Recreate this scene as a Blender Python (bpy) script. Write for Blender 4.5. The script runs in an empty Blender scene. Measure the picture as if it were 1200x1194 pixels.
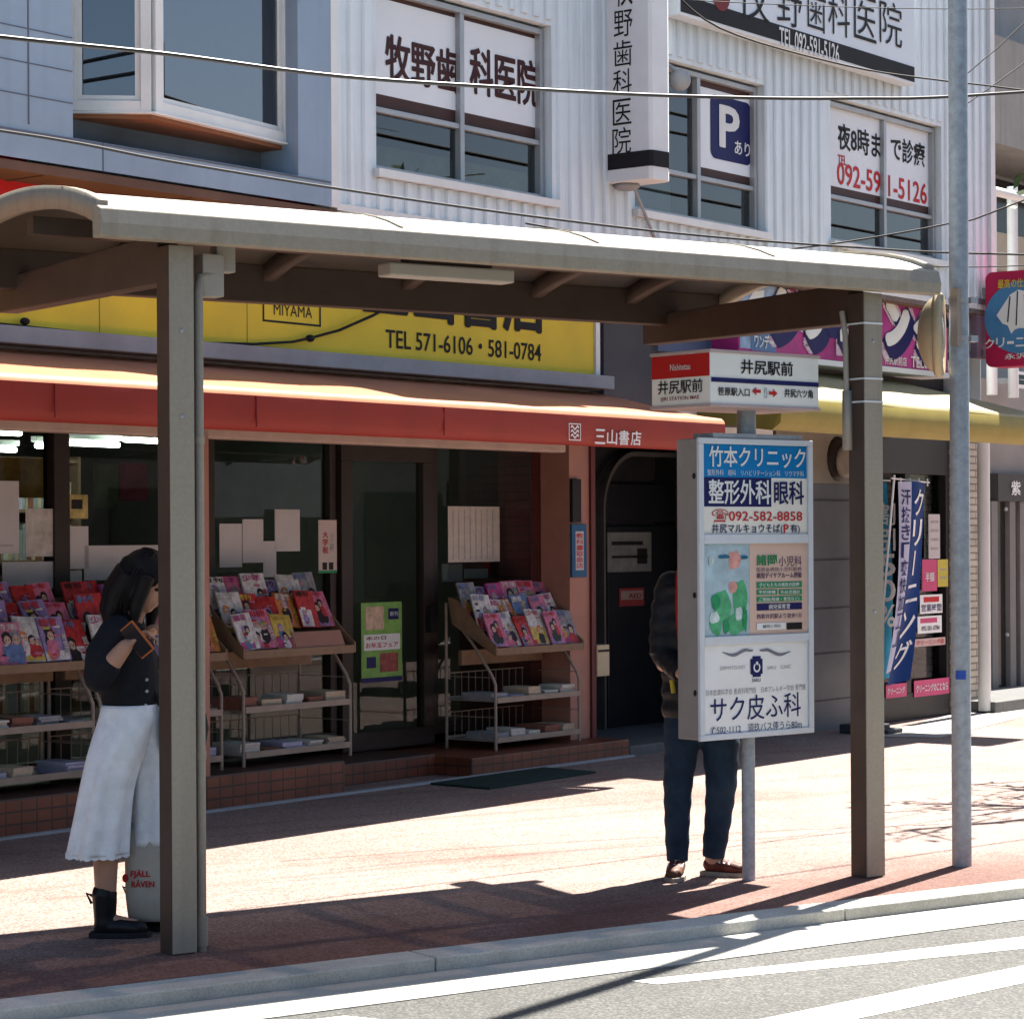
import bpy, bmesh, math, random
from mathutils import Vector, Matrix, Quaternion
from math import radians, sin, cos, pi, tan, atan2, sqrt
random.seed(7)
SC = bpy.context.scene
COL = SC.collection

# ------------------------------------------------------------------ camera, sky, sun, exposure
FPX, CX, V0, ROLL, CAMH = 2850.0, 600.0, 628.0, .0055, 1.55
cam = bpy.data.cameras.new('camera'); camo = bpy.data.objects.new('camera', cam); COL.objects.link(camo)
cam.sensor_fit = 'HORIZONTAL'; cam.sensor_width = 36; cam.lens = FPX / 1200 * 36
cam.shift_y = (V0 - 597) / 1200
cam.clip_start = .1; cam.clip_end = 600
camo.location = (0, 0, CAMH); camo.rotation_euler = (pi / 2, ROLL, 0)
SC.camera = camo
SUN_AZ, SUN_EL = radians(57), radians(56)
wd = bpy.data.worlds.new('World'); SC.world = wd; wd.use_nodes = True
wn = wd.node_tree.nodes; sk = wn.new('ShaderNodeTexSky'); sk.sky_type = 'NISHITA'; sk.sun_disc = False
sk.sun_elevation = SUN_EL; sk.sun_rotation = radians(33); sk.air_density = 1.0; sk.dust_density = 1.2
bg = wn['Background']; bg.inputs[1].default_value = .052
wd.node_tree.links.new(sk.outputs[0], bg.inputs[0])
sl = bpy.data.lights.new('sun', 'SUN'); sl.energy = 5.0; sl.angle = radians(.5); sl.color = (1, .945, .855)
so = bpy.data.objects.new('sun', sl); COL.objects.link(so)
SDIR = Vector((cos(SUN_AZ) * cos(SUN_EL), sin(SUN_AZ) * cos(SUN_EL), sin(SUN_EL)))
so.rotation_euler = SDIR.to_track_quat('Z', 'Y').to_euler(); so.location = SDIR * 40
SC.view_settings.view_transform = 'Standard'; SC.view_settings.look = 'None'
SC.view_settings.exposure = 1.78; SC.view_settings.gamma = 1
SC.cycles.max_bounces = 8; SC.cycles.diffuse_bounces = 1; SC.cycles.transparent_max_bounces = 16

# ------------------------------------------------------------------ frames: the street, the shelter and the shop front stand at angles
def ray(u, v):
    dx, dy = u - CX, v - V0; c, s = cos(ROLL), sin(ROLL)
    return Vector(((c * dx + s * dy) / FPX, 1, -(-s * dx + c * dy) / FPX))
class Frame:
    def __init__(s, o, deg):
        s.o = Vector((o[0], o[1])); s.a = radians(deg)
        s.d = Vector((cos(s.a), sin(s.a))); s.p = Vector((-sin(s.a), cos(s.a)))
    def plane(s, u, v, y):
        r = ray(u, v); r2 = Vector((r.x, r.y)); t = (y + s.o.dot(s.p)) / r2.dot(s.p)
        return (r2 * t - s.o).dot(s.d), CAMH + r.z * t
    def X(s, u, y): return s.plane(u, 700, y)[0]
    def Z(s, u, v, y): return s.plane(u, v, y)[1]
    def side(s, u, v, x):
        r = ray(u, v); r2 = Vector((r.x, r.y)); t = (x + s.o.dot(s.d)) / r2.dot(s.d)
        return (r2 * t - s.o).dot(s.p), CAMH + r.z * t
    def ground(s, u, v, z=0):
        r = ray(u, v); t = (z - CAMH) / r.z; q = Vector((r.x, r.y)) * t - s.o
        return q.dot(s.d), q.dot(s.p)
    def w(s, x, y, z=0):
        q = s.o + s.d * x + s.p * y; return Vector((q.x, q.y, z))
    def mrect(s, y, u0, v0, u1, v1):       # v's read at the middle of the rectangle
        um = (u0+u1)/2; return s.X(u0, y), s.X(u1, y), s.Z(um, v1, y), s.Z(um, v0, y)
    def rect(s, y, u0, v0, u1, v1):        # top-left and bottom-right corners -> x0,x1,z0,z1
        a = s.plane(u0, v0, y); b = s.plane(u1, v1, y); return a[0], b[0], b[1], a[1]
FA = Frame((-1.03, 14.67), 52.5)     # shop front: x along it, y into the building
SH = Frame((-1.257, 9.07), 34)       # bus shelter and kerb
SG = Frame((1.055, 10.92), 40)       # bus stop sign
WO = Frame((0, 0), 0)

# ------------------------------------------------------------------ mesh building
class MB:
    def __init__(s): s.v = []; s.f = []; s.mi = []; s.m = 0; s.sm = []; s.smooth = False
    def add(s, vs, fs):
        n = len(s.v); s.v += [tuple(v) for v in vs]
        for f in fs: s.f.append([i + n for i in f]); s.mi.append(s.m); s.sm.append(s.smooth)
        return s
    def box(s, x0, x1, y0, y1, z0, z1):
        return s.add([(x0,y0,z0),(x1,y0,z0),(x1,y1,z0),(x0,y1,z0),(x0,y0,z1),(x1,y0,z1),(x1,y1,z1),(x0,y1,z1)],
                     [(0,3,2,1),(4,5,6,7),(0,1,5,4),(1,2,6,5),(2,3,7,6),(3,0,4,7)])
    def quad(s, *p): return s.add(p, [tuple(range(len(p)))])
    def plate(s, x0, x1, z0, z1, y): return s.quad((x0,y,z0),(x1,y,z0),(x1,y,z1),(x0,y,z1))
    def prism(s, poly, axis, a, b):        # poly in the two other axes, extruded a..b
        n = len(poly)
        def mk(p, t): return {'x': (t, p[0], p[1]), 'y': (p[0], t, p[1]), 'z': (p[0], p[1], t)}[axis]
        s.add([mk(p, a) for p in poly] + [mk(p, b) for p in poly],
              [tuple(range(n))[::-1], tuple(range(n, 2*n))] + [(i, (i+1) % n, n + (i+1) % n, n + i) for i in range(n)])
        return s
    def tube(s, pts, r, n=10, cap=True):
        pts = [Vector(p) for p in pts]; rs = r if isinstance(r, (list, tuple)) else [r] * len(pts)
        rings = []; t0 = (pts[1] - pts[0]).normalized()
        up = Vector((0, 0, 1)) if abs(t0.z) < .9 else Vector((0, 1, 0))
        nrm = t0.cross(up).normalized()
        for i, p in enumerate(pts):
            if i == 0: t = pts[1] - pts[0]
            elif i == len(pts) - 1: t = pts[-1] - pts[-2]
            else: t = (pts[i+1] - pts[i]).normalized() + (pts[i] - pts[i-1]).normalized()
            t.normalize(); nrm = (nrm - t * nrm.dot(t)).normalized(); b = t.cross(nrm)
            rr = rs[i] if isinstance(rs[i], (tuple, list)) else (rs[i], rs[i])
            rings.append([p + nrm * (cos(2*pi*k/n) * rr[0]) + b * (sin(2*pi*k/n) * rr[1]) for k in range(n)])
        return s.loft(rings, cap)
    def loft(s, rings, cap=True, closed=True):
        n = len(rings[0]); vs = [v for r in rings for v in r]; fs = []
        for i in range(len(rings) - 1):
            for k in range(n if closed else n - 1):
                a, b = i*n + k, i*n + (k+1) % n
                fs.append((a, b, b + n, a + n))
        keep = s.smooth; s.smooth = True; s.add(vs, fs); s.smooth = keep
        if cap and closed:
            s.add(rings[0], [tuple(range(n))[::-1]]); s.add(rings[-1], [tuple(range(n))])
        return s
    def ball(s, c, r, n=14, m=9):
        rr = r if isinstance(r, (tuple, list)) else (r, r, r); rings = []
        for i in range(m + 1):
            th = -pi/2 + pi * i / m; k = max(cos(th), 1e-3)
            rings.append([(c[0] + rr[0]*k*cos(2*pi*j/n), c[1] + rr[1]*k*sin(2*pi*j/n), c[2] + rr[2]*sin(th)) for j in range(n)])
        return s.loft(rings)
    def disc(s, c, r, n=24, rz=None):      # in the x-z plane
        return s.quad(*[(c[0] + r*cos(2*pi*k/n), c[1], c[2] + (rz or r)*sin(2*pi*k/n)) for k in range(n)])
    def mesh(s, name, mats, off=(0, 0, 0)):
        me = bpy.data.meshes.new(name)
        me.from_pydata([(v[0]-off[0], v[1]-off[1], v[2]-off[2]) for v in s.v], [], s.f)
        for m in (mats if isinstance(mats, (list, tuple)) else [mats]): me.materials.append(m)
        me.polygons.foreach_set('material_index', s.mi); me.polygons.foreach_set('use_smooth', s.sm); me.update()
        return me
def bevel(o, w=.004, seg=2):
    m = o.modifiers.new('bevel', 'BEVEL'); m.width = w; m.segments = seg; m.limit_method = 'ANGLE'; m.angle_limit = radians(40)
    m.harden_normals = False; return o
def tag(o, label, cat, group=None, kind=None):
    if label: o['label'] = label
    if cat: o['category'] = cat
    if group: o['group'] = group
    if kind: o['kind'] = kind
    return o
class Thing:
    """an Empty at the thing's base that parents its parts; parts are given in frame coordinates"""
    def __init__(s, name, label, cat, fr, base, group=None, rot=0):
        s.base = base; s.fr = fr; e = bpy.data.objects.new(name, None); COL.objects.link(e)
        e.empty_display_size = .2; e.location = fr.w(*base); e.rotation_euler = (0, 0, fr.a + rot); s.e = e
        tag(e, label, cat, group)
    def part(s, name, mb, mat, parent=None, label=None, bev=0, local=False):
        o = bpy.data.objects.new(name, mb.mesh(name, mat, (0, 0, 0) if local else s.base)); COL.objects.link(o)
        o.parent = parent or s.e
        if label: o['label'] = label
        if bev: bevel(o, bev)
        return o
def solo(name, mb, mat, label, cat, fr, base, group=None, kind=None, bev=0, local=False, rot=0):
    o = bpy.data.objects.new(name, mb.mesh(name, mat, (0, 0, 0) if local else base)); COL.objects.link(o)
    o.location = fr.w(*base); o.rotation_euler = (0, 0, fr.a + rot)
    if bev: bevel(o, bev)
    return tag(o, label, cat, group, kind)
def structure(name, mb, mat, fr=WO, bev=0):
    return solo(name, mb, mat, None, None, fr, (0, 0, 0), kind='structure', bev=bev)
def dup(root, loc, label=None, parent=None):
    c = root.copy(); COL.objects.link(c)
    if parent is not None: c.parent = parent
    if loc is not None: c.location = loc
    if label: c['label'] = label
    for ch in list(root.children): dup(ch, None, None, c)
    return c

_tc = {}
def glyphs(txt, bold=0.0, res=3, spacing=1.0):
    key = (txt, bold, res, spacing)
    if key not in _tc:
        cu = bpy.data.curves.new('t', 'FONT'); cu.body = txt; cu.resolution_u = res; cu.offset = bold; cu.space_character = spacing
        o = bpy.data.objects.new('t', cu); COL.objects.link(o); bpy.context.view_layer.update()
        m = bpy.data.meshes.new_from_object(o.evaluated_get(bpy.context.evaluated_depsgraph_get()))
        vs = [(v.co.x, v.co.y) for v in m.vertices]; fs = [tuple(p.vertices) for p in m.polygons]
        bpy.data.objects.remove(o); bpy.data.curves.remove(cu); bpy.data.meshes.remove(m)
        xs = [v[0] for v in vs]; ys = [v[1] for v in vs]; x0, x1, y0, y1 = min(xs), max(xs), min(ys), max(ys)
        _tc[key] = ([((v[0]-x0)/(x1-x0), (v[1]-y0)/max(y1-y0, 1e-6)) for v in vs], fs)
    return _tc[key]
def write(mb, txt, rect, y, bold=.0, spacing=1.0, fn=None, shear=0):
    """fit the writing to x0,x1,z0,z1 on the plane y (or through fn(s,t))"""
    x0, x1, z0, z1 = rect or (0, 1, 0, 1)
    if bold > .0125:
        if fn is None:
            b = (bold-.008) * (z1-z0) * (.8 if len(txt) > 1 or ord(txt[0]) > 255 else .8)
            for i, (dx, dz) in enumerate(((-1,0),(1,0),(0,-.7),(0,.7)) if bold < .045 else [(cos(k*pi/6), .7*sin(k*pi/6)) for k in range(12)]):
                write(mb, txt, (x0+b*(1+dx), x1-b*(1-dx), z0+b*(.7+dz), z1-b*(.7-dz)), y - (.00035 if bold < .045 else .00012)*i, .008, spacing, None, shear)
            return mb
        bold = .0125
    vs, fs = glyphs(txt, bold, 3, spacing)
    f = fn or (lambda s, t: (x0 + (x1-x0)*s + shear*(t-.5)*(z1-z0), y, z0 + (z1-z0)*t))
    return mb.add([f(s, t) for s, t in vs], fs)
def write_down(mb, txt, rect, y, bold=0.0, fn=None):
    x0, x1, z0, z1 = rect; n = len(txt); h = (z1 - z0) / n
    for i, ch in enumerate(txt):
        a = z1 - (i + .94)*h; b = z1 - (i + .06)*h
        xa, xb = x0, x1
        if ch == 'ー': xa, xb = x0 + (x1-x0)*.42, x0 + (x1-x0)*.58
        if ch == 'ニ': a += h*.15; b -= h*.15
        write(mb, ch, (xa, xb, a, b), y, bold, fn=(lambda s, t, xa=xa, xb=xb, a=a, b=b: fn(xa + (xb-xa)*s, a + (b-a)*t)) if fn else None)
    return mb

# ------------------------------------------------------------------ materials
MT = {}
def pm(name, col, rough=.6, var=.12, scale=4, metal=0, bump=0, bscale=60, spec=.22, coat=0, stain=0, scol=(.1,.08,.06), streak=False):
    if name in MT: return MT[name]
    m = bpy.data.materials.new(name); m.use_nodes = True; nt = m.node_tree; N = nt.nodes; L = nt.links
    b = N['Principled BSDF']; b.inputs['Roughness'].default_value = rough; b.inputs['Metallic'].default_value = metal
    b.inputs['Specular IOR Level'].default_value = spec; b.inputs['Coat Weight'].default_value = coat
    tc = N.new('ShaderNodeTexCoord'); no = N.new('ShaderNodeTexNoise'); no.inputs['Scale'].default_value = scale; no.inputs['Detail'].default_value = 6
    no.inputs['Roughness'].default_value = .65
    L.new(tc.outputs['Object'], no.inputs['Vector'])
    mr = N.new('ShaderNodeMapRange'); mr.inputs[1].default_value = .3; mr.inputs[2].default_value = .7
    mr.inputs[3].default_value = 1 - var; mr.inputs[4].default_value = 1 + var
    L.new(no.outputs[0], mr.inputs[0])
    hs = N.new('ShaderNodeHueSaturation'); hs.inputs['Color'].default_value = (*col, 1); L.new(mr.outputs[0], hs.inputs['Value'])
    out = hs.outputs[0]
    if stain:
        n2 = N.new('ShaderNodeTexNoise'); n2.inputs['Scale'].default_value = 1.6; n2.inputs['Detail'].default_value = 8
        if streak:
            mp = N.new('ShaderNodeMapping'); mp.inputs['Scale'].default_value = (9, 9, .5); L.new(tc.outputs['Object'], mp.inputs[0]); L.new(mp.outputs[0], n2.inputs['Vector'])
        else: L.new(tc.outputs['Object'], n2.inputs['Vector'])
        r2 = N.new('ShaderNodeMapRange'); r2.inputs[1].default_value = .5; r2.inputs[2].default_value = .78; r2.inputs[4].default_value = stain
        L.new(n2.outputs[0], r2.inputs[0]); mx = N.new('ShaderNodeMix'); mx.data_type = 'RGBA'
        L.new(r2.outputs[0], mx.inputs[0]); L.new(out, mx.inputs[6]); mx.inputs[7].default_value = (*scol, 1); out = mx.outputs[2]
    L.new(out, b.inputs['Base Color'])
    if bump:
        n3 = N.new('ShaderNodeTexNoise'); n3.inputs['Scale'].default_value = bscale; n3.inputs['Detail'].default_value = 3; L.new(tc.outputs['Object'], n3.inputs['Vector'])
        bp = N.new('ShaderNodeBump'); bp.inputs['Strength'].default_value = bump; bp.inputs['Distance'].default_value = .01
        L.new(n3.outputs[0], bp.inputs['Height']); L.new(bp.outputs[0], b.inputs['Normal'])
    MT[name] = m; return m
def emit(name, col, st):
    m = bpy.data.materials.new(name); m.use_nodes = True; b = m.node_tree.nodes['Principled BSDF']
    b.inputs['Base Color'].default_value = (*col, 1); b.inputs['Emission Color'].default_value = (*col, 1); b.inputs['Emission Strength'].default_value = st
    return m
def glass(name, tint=(.8,.85,.83), ior=1.5, rough=0.0, cloud=0.0, ccol=(.5,.5,.5)):
    m = bpy.data.materials.new(name); m.use_nodes = True; nt = m.node_tree; N = nt.nodes; L = nt.links
    N.remove(N['Principled BSDF']); out = N['Material Output']
    tr = N.new('ShaderNodeBsdfTransparent'); tr.inputs[0].default_value = (*tint, 1)
    gl = N.new('ShaderNodeBsdfGlossy'); gl.inputs['Roughness'].default_value = rough; gl.inputs[0].default_value = (.95,.97,1,1)
    fr = N.new('ShaderNodeFresnel'); fr.inputs[0].default_value = ior
    base = tr.outputs[0]
    if cloud:
        df = N.new('ShaderNodeBsdfDiffuse'); df.inputs[0].default_value = (*ccol, 1); mc = N.new('ShaderNodeMixShader'); mc.inputs[0].default_value = cloud
        L.new(tr.outputs[0], mc.inputs[1]); L.new(df.outputs[0], mc.inputs[2]); base = mc.outputs[0]
    mx = N.new('ShaderNodeMixShader'); L.new(fr.outputs[0], mx.inputs[0]); L.new(base, mx.inputs[1]); L.new(gl.outputs[0], mx.inputs[2])
    L.new(mx.outputs[0], out.inputs[0]); return m
def brick(name, c1, c2, mortar, w, h, ms=.006, rough=.5, vertical=True, bump=.4, offset=.5):
    m = bpy.data.materials.new(name); m.use_nodes = True; nt = m.node_tree; N = nt.nodes; L = nt.links; b = N['Principled BSDF']
    tc = N.new('ShaderNodeTexCoord'); sp = N.new('ShaderNodeSeparateXYZ'); cb = N.new('ShaderNodeCombineXYZ'); L.new(tc.outputs['Object'], sp.inputs[0])
    ad = N.new('ShaderNodeMath'); ad.operation = 'ADD'; L.new(sp.outputs[0], ad.inputs[0])
    if vertical: L.new(sp.outputs[1], ad.inputs[1])
    L.new(ad.outputs[0], cb.inputs[0]); L.new(sp.outputs[2 if vertical else 1], cb.inputs[1])
    bt = N.new('ShaderNodeTexBrick'); L.new(cb.outputs[0], bt.inputs['Vector']); bt.offset = offset
    bt.inputs['Color1'].default_value = (*c1, 1); bt.inputs['Color2'].default_value = (*c2, 1); bt.inputs['Mortar'].default_value = (*mortar, 1)
    bt.inputs['Scale'].default_value = 1; bt.inputs['Mortar Size'].default_value = ms; bt.inputs['Brick Width'].default_value = w; bt.inputs['Row Height'].default_value = h
    no = N.new('ShaderNodeTexNoise'); no.inputs['Scale'].default_value = 5; no.inputs['Detail'].default_value = 6; L.new(tc.outputs['Object'], no.inputs['Vector'])
    mr = N.new('ShaderNodeMapRange'); mr.inputs[1].default_value = .3; mr.inputs[2].default_value = .7; mr.inputs[3].default_value = .78; mr.inputs[4].default_value = 1.2; L.new(no.outputs[0], mr.inputs[0])
    hs = N.new('ShaderNodeHueSaturation'); L.new(bt.outputs[0], hs.inputs['Color']); L.new(mr.outputs[0], hs.inputs['Value'])
    L.new(hs.outputs[0], b.inputs['Base Color']); b.inputs['Roughness'].default_value = rough
    bp = N.new('ShaderNodeBump'); bp.inputs['Strength'].default_value = bump; bp.inputs['Distance'].default_value = .004; bp.invert = True
    L.new(bt.outputs[1], bp.inputs['Height']); L.new(bp.outputs[0], b.inputs['Normal'])
    return m
def speckle(name, cols, scale, rough, bump, big=.25, bigscale=.6, seams=None, seamcol=(.1,.08,.07), patch=None):
    """aggregate surface: grains of several colours, large soft patches, optional straight seams (axis spacing)"""
    m = bpy.data.materials.new(name); m.use_nodes = True; nt = m.node_tree; N = nt.nodes; L = nt.links; b = N['Principled BSDF']
    tc = N.new('ShaderNodeTexCoord'); vo = N.new('ShaderNodeTexVoronoi'); vo.inputs['Scale'].default_value = scale; L.new(tc.outputs['Object'], vo.inputs['Vector'])
    cr = N.new('ShaderNodeValToRGB'); cr.color_ramp.interpolation = 'CONSTANT'
    sep = N.new('ShaderNodeSeparateColor'); L.new(vo.outputs['Color'], sep.inputs[0]); L.new(sep.outputs[0], cr.inputs[0])
    e = cr.color_ramp.elements
    while len(e) < len(cols): e.new(.5)
    for i, c in enumerate(cols): e[i].position = i / len(cols); e[i].color = (*c, 1)
    no = N.new('ShaderNodeTexNoise'); no.inputs['Scale'].default_value = bigscale; no.inputs['Detail'].default_value = 9; no.inputs['Roughness'].default_value = .68; L.new(tc.outputs['Object'], no.inputs['Vector'])
    mr = N.new('ShaderNodeMapRange'); mr.inputs[1].default_value = .3; mr.inputs[2].default_value = .7; mr.inputs[3].default_value = 1 - big; mr.inputs[4].default_value = 1 + big; L.new(no.outputs[0], mr.inputs[0])
    hs = N.new('ShaderNodeHueSaturation'); L.new(cr.outputs[0], hs.inputs['Color']); L.new(mr.outputs[0], hs.inputs['Value']); col = hs.outputs[0]
    if seams:
        mp = N.new('ShaderNodeMapping'); mp.inputs['Scale'].default_value = (.12, 5.0, 1); L.new(tc.outputs['Object'], mp.inputs[0])
        wv = N.new('ShaderNodeTexNoise'); wv.inputs['Scale'].default_value = 1.0; wv.inputs['Detail'].default_value = 5; L.new(mp.outputs[0], wv.inputs['Vector'])
        r2 = N.new('ShaderNodeMapRange'); r2.inputs[1].default_value = .55; r2.inputs[2].default_value = .75; r2.inputs[4].default_value = seams; L.new(wv.outputs[0], r2.inputs[0])
        mx = N.new('ShaderNodeMix'); mx.data_type = 'RGBA'; L.new(r2.outputs[0], mx.inputs[0]); L.new(col, mx.inputs[6]); mx.inputs[7].default_value = (*seamcol, 1); col = mx.outputs[2]
    if patch:
        n5 = N.new('ShaderNodeTexNoise'); n5.inputs['Scale'].default_value = .45; n5.inputs['Detail'].default_value = 7; n5.inputs['Roughness'].default_value = .6; L.new(tc.outputs['Object'], n5.inputs['Vector'])
        r5 = N.new('ShaderNodeMapRange'); r5.inputs[1].default_value = .5; r5.inputs[2].default_value = .66; r5.inputs[4].default_value = .75; L.new(n5.outputs[0], r5.inputs[0])
        mx5 = N.new('ShaderNodeMix'); mx5.data_type = 'RGBA'; mx5.blend_type = 'MULTIPLY'; L.new(r5.outputs[0], mx5.inputs[0]); L.new(col, mx5.inputs[6]); mx5.inputs[7].default_value = (*patch, 1); col = mx5.outputs[2]
        v6 = N.new('ShaderNodeTexVoronoi'); v6.inputs['Scale'].default_value = 2.2; L.new(tc.outputs['Object'], v6.inputs['Vector'])
        r6 = N.new('ShaderNodeMapRange'); r6.inputs[1].default_value = .028; r6.inputs[2].default_value = .036; r6.inputs[3].default_value = .55; r6.inputs[4].default_value = 0; L.new(v6.outputs['Distance'], r6.inputs[0])
        mx6 = N.new('ShaderNodeMix'); mx6.data_type = 'RGBA'; L.new(r6.outputs[0], mx6.inputs[0]); L.new(col, mx6.inputs[6]); mx6.inputs[7].default_value = (.07,.06,.055,1); col = mx6.outputs[2]
    L.new(col, b.inputs['Base Color']); b.inputs['Roughness'].default_value = rough
    bp = N.new('ShaderNodeBump'); bp.inputs['Strength'].default_value = bump; bp.inputs['Distance'].default_value = .006
    n4 = N.new('ShaderNodeTexNoise'); n4.inputs['Scale'].default_value = scale * .6; n4.inputs['Detail'].default_value = 4; L.new(tc.outputs['Object'], n4.inputs['Vector'])
    b.inputs['Specular IOR Level'].default_value = .25; L.new(n4.outputs[0], bp.inputs['Height']); L.new(bp.outputs[0], b.inputs['Normal'])
    return m

white_paint = pm('white_paint', (.86,.87,.87), .5, .06, 3, stain=.25, scol=(.45,.42,.38))
siding_m = pm('white_siding', (.8,.88,.92), .45, .06, 2, stain=.5, scol=(.46,.47,.47), streak=True)
blue_panel_m = pm('blue_grey_panel', (.3,.39,.5), .45, .1, 1.5, stain=.3, scol=(.22,.26,.34), streak=True)
soffit_m = pm('brown_soffit', (.15,.085,.06), .7, .2, 3)
dark_wall_m = pm('dark_wall', (.07,.07,.075), .75, .25, 2)
alu_m = pm('aluminium', (.42,.43,.44), .4, .1, 5, metal=.4)
white_frame_m = pm('white_frame', (.82,.83,.82), .4, .06, 4, stain=.2, scol=(.5,.4,.32))
brown_alu_m = pm('bronze_aluminium', (.035,.024,.02), .45, .2, 5)
brown_film_m = pm('brown_film', (.07,.03,.025), .5, .1, 3)
film_m = pm('white_film', (.86,.9,.93), .6, .03, 2)
ink_m = pm('black_ink', (.015,.013,.014), .6, .1)
brown_ink_m = pm('dark_brown_ink', (.06,.02,.02), .6, .1)
navy_m = pm('navy_ink', (.012,.014,.1), .5, .08)
red_ink_m = pm('red_ink', (.55,.02,.025), .5, .08)
white_ink_m = pm('white_ink', (.82,.82,.8), .5, .04)
blue_ink_m = pm('blue_ink', (.0,.2,.5), .5, .06)
green_ink_m = pm('green_ink', (.02,.25,.1), .5, .08)
yellow_sign_m = pm('yellow_sign', (.85,.62,.045), .45, .1, 1.3, stain=.3, scol=(.45,.36,.08))
grey_metal_m = pm('grey_metal', (.33,.34,.36), .5, .12, 4, stain=.3, scol=(.16,.13,.12))
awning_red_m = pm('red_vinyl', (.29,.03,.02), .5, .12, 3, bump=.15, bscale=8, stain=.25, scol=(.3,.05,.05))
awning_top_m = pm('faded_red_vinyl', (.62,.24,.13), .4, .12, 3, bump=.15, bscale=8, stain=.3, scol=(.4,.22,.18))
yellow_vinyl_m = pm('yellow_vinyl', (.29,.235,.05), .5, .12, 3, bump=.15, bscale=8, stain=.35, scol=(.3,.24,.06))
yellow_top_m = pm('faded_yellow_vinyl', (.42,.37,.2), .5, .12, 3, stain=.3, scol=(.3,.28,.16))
shelter_m = pm('shelter_metal', (.36,.315,.245), .5, .08, 60, stain=.4, scol=(.2,.16,.12), streak=True)
shelter_dark_m = pm('shelter_brown_metal', (.085,.058,.045), .55, .12, 8)
galv_m = pm('galvanised_steel', (.34,.38,.42), .48, .22, 22, metal=.25, bump=.1, bscale=40, stain=.3, scol=(.25,.27,.29))
tile_m = brick('orange_tile', (.2,.055,.025), (.16,.042,.02), (.06,.028,.02), .105, .065, .006, .45, offset=0)
redtile_m = brick('dark_red_tile', (.07,.014,.013), (.06,.012,.012), (.03,.009,.009), .1, .06, .004, .4, offset=0)
beigebrick_m = brick('beige_brick', (.42,.36,.3), (.38,.32,.26), (.16,.14,.12), .24, .06, .008, .7)
pink_post_m = pm('salmon_paint', (.42,.2,.15), .55, .12, 4, stain=.3, scol=(.35,.18,.14))
stone_m = pm('grey_stone', (.13,.13,.13), .6, .2, 8)
store_glass = glass('shop_glass', (.7,.75,.74), 1.38)
win_glass = glass('window_glass', (.55,.62,.6), 1.8)
bay_glass = glass('bay_glass', (.32,.38,.44), 2.5)
frost_glass = glass('frosted_glass', (.6,.65,.68), 1.6, .1, .55, (.45,.5,.52))
paper_m = pm('white_paper', (.6,.55,.55), .8, .06, 6)
concrete_m = pm('concrete', (.42,.42,.43), .8, .12, 2, bump=.2, stain=.4, scol=(.26,.26,.27), streak=True)
cable_m = pm('black_cable', (.015,.015,.017), .65, .1)
rack_wire_m = pm('rack_wire', (.33,.26,.21), .45, .15, 9)
rack_wood_m = pm('rack_wood', (.24,.15,.095), .6, .2, 12)
interior_m = pm('shop_interior', (.1,.095,.085), .8, .2, 2)
# ------------------------------------------------------------------ ground, road, kerb
pave_m = speckle('red_brown_paving', [(.26,.185,.158),(.31,.225,.195),(.19,.125,.108),(.38,.29,.255),(.27,.19,.163)], 105, .7, .6, .17, .6, .65, (.15,.095,.08), (.8,.6,.55))
def kerbside_wear_shade(m, edge, tint):
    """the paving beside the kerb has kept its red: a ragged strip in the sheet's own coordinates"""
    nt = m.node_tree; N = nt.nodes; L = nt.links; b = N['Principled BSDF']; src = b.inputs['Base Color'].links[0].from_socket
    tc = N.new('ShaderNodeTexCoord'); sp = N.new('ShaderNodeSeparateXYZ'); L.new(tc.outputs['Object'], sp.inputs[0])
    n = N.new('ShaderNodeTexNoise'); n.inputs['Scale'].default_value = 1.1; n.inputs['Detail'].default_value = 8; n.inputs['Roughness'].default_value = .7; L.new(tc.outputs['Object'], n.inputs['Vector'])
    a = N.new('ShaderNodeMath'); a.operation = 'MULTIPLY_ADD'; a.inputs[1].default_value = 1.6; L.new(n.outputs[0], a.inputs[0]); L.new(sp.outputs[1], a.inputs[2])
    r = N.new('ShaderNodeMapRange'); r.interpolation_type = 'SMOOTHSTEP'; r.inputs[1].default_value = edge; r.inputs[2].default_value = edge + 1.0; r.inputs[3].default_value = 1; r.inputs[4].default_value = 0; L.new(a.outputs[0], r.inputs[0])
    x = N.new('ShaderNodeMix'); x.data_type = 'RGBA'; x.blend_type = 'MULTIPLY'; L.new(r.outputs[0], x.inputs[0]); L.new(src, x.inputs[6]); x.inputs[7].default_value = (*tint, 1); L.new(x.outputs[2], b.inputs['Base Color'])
kerbside_wear_shade(pave_m, .55, (.62,.46,.43))  # redder paving, its tint deepened so the shelter's shadow falls darker
asph_m = speckle('asphalt', [(.08,.08,.076),(.105,.103,.097),(.065,.065,.063),(.14,.137,.128),(.088,.088,.084)], 110, .75, .7, .2, .8, .45, (.085,.085,.083), (.8,.8,.8))
kerb_m = speckle('kerb_concrete', [(.52,.51,.46),(.56,.55,.5),(.47,.46,.42)], 160, .75, .3, .2, 3, .3, (.2,.2,.19), (.75,.74,.72))
gut_m = speckle('gutter_concrete', [(.46,.45,.4),(.5,.48,.43),(.42,.41,.37)], 150, .75, .3, .15, 1.2, .4, (.25,.24,.22), (.8,.79,.76))
line_m = pm('road_paint', (.7,.69,.66), .7, .12, 9, bump=.3, bscale=90, stain=.85, scol=(.2,.195,.185))
line_m.node_tree.nodes['Noise Texture.001'].inputs['Scale'].default_value = 7
KB, KF, GF, RZ = -.465, -.655, -1.06, -.05
mb = MB(); mb.box(-60, 90, KB, 60, -.3, 0); structure('sidewalk', mb, pave_m, SH)
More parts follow.
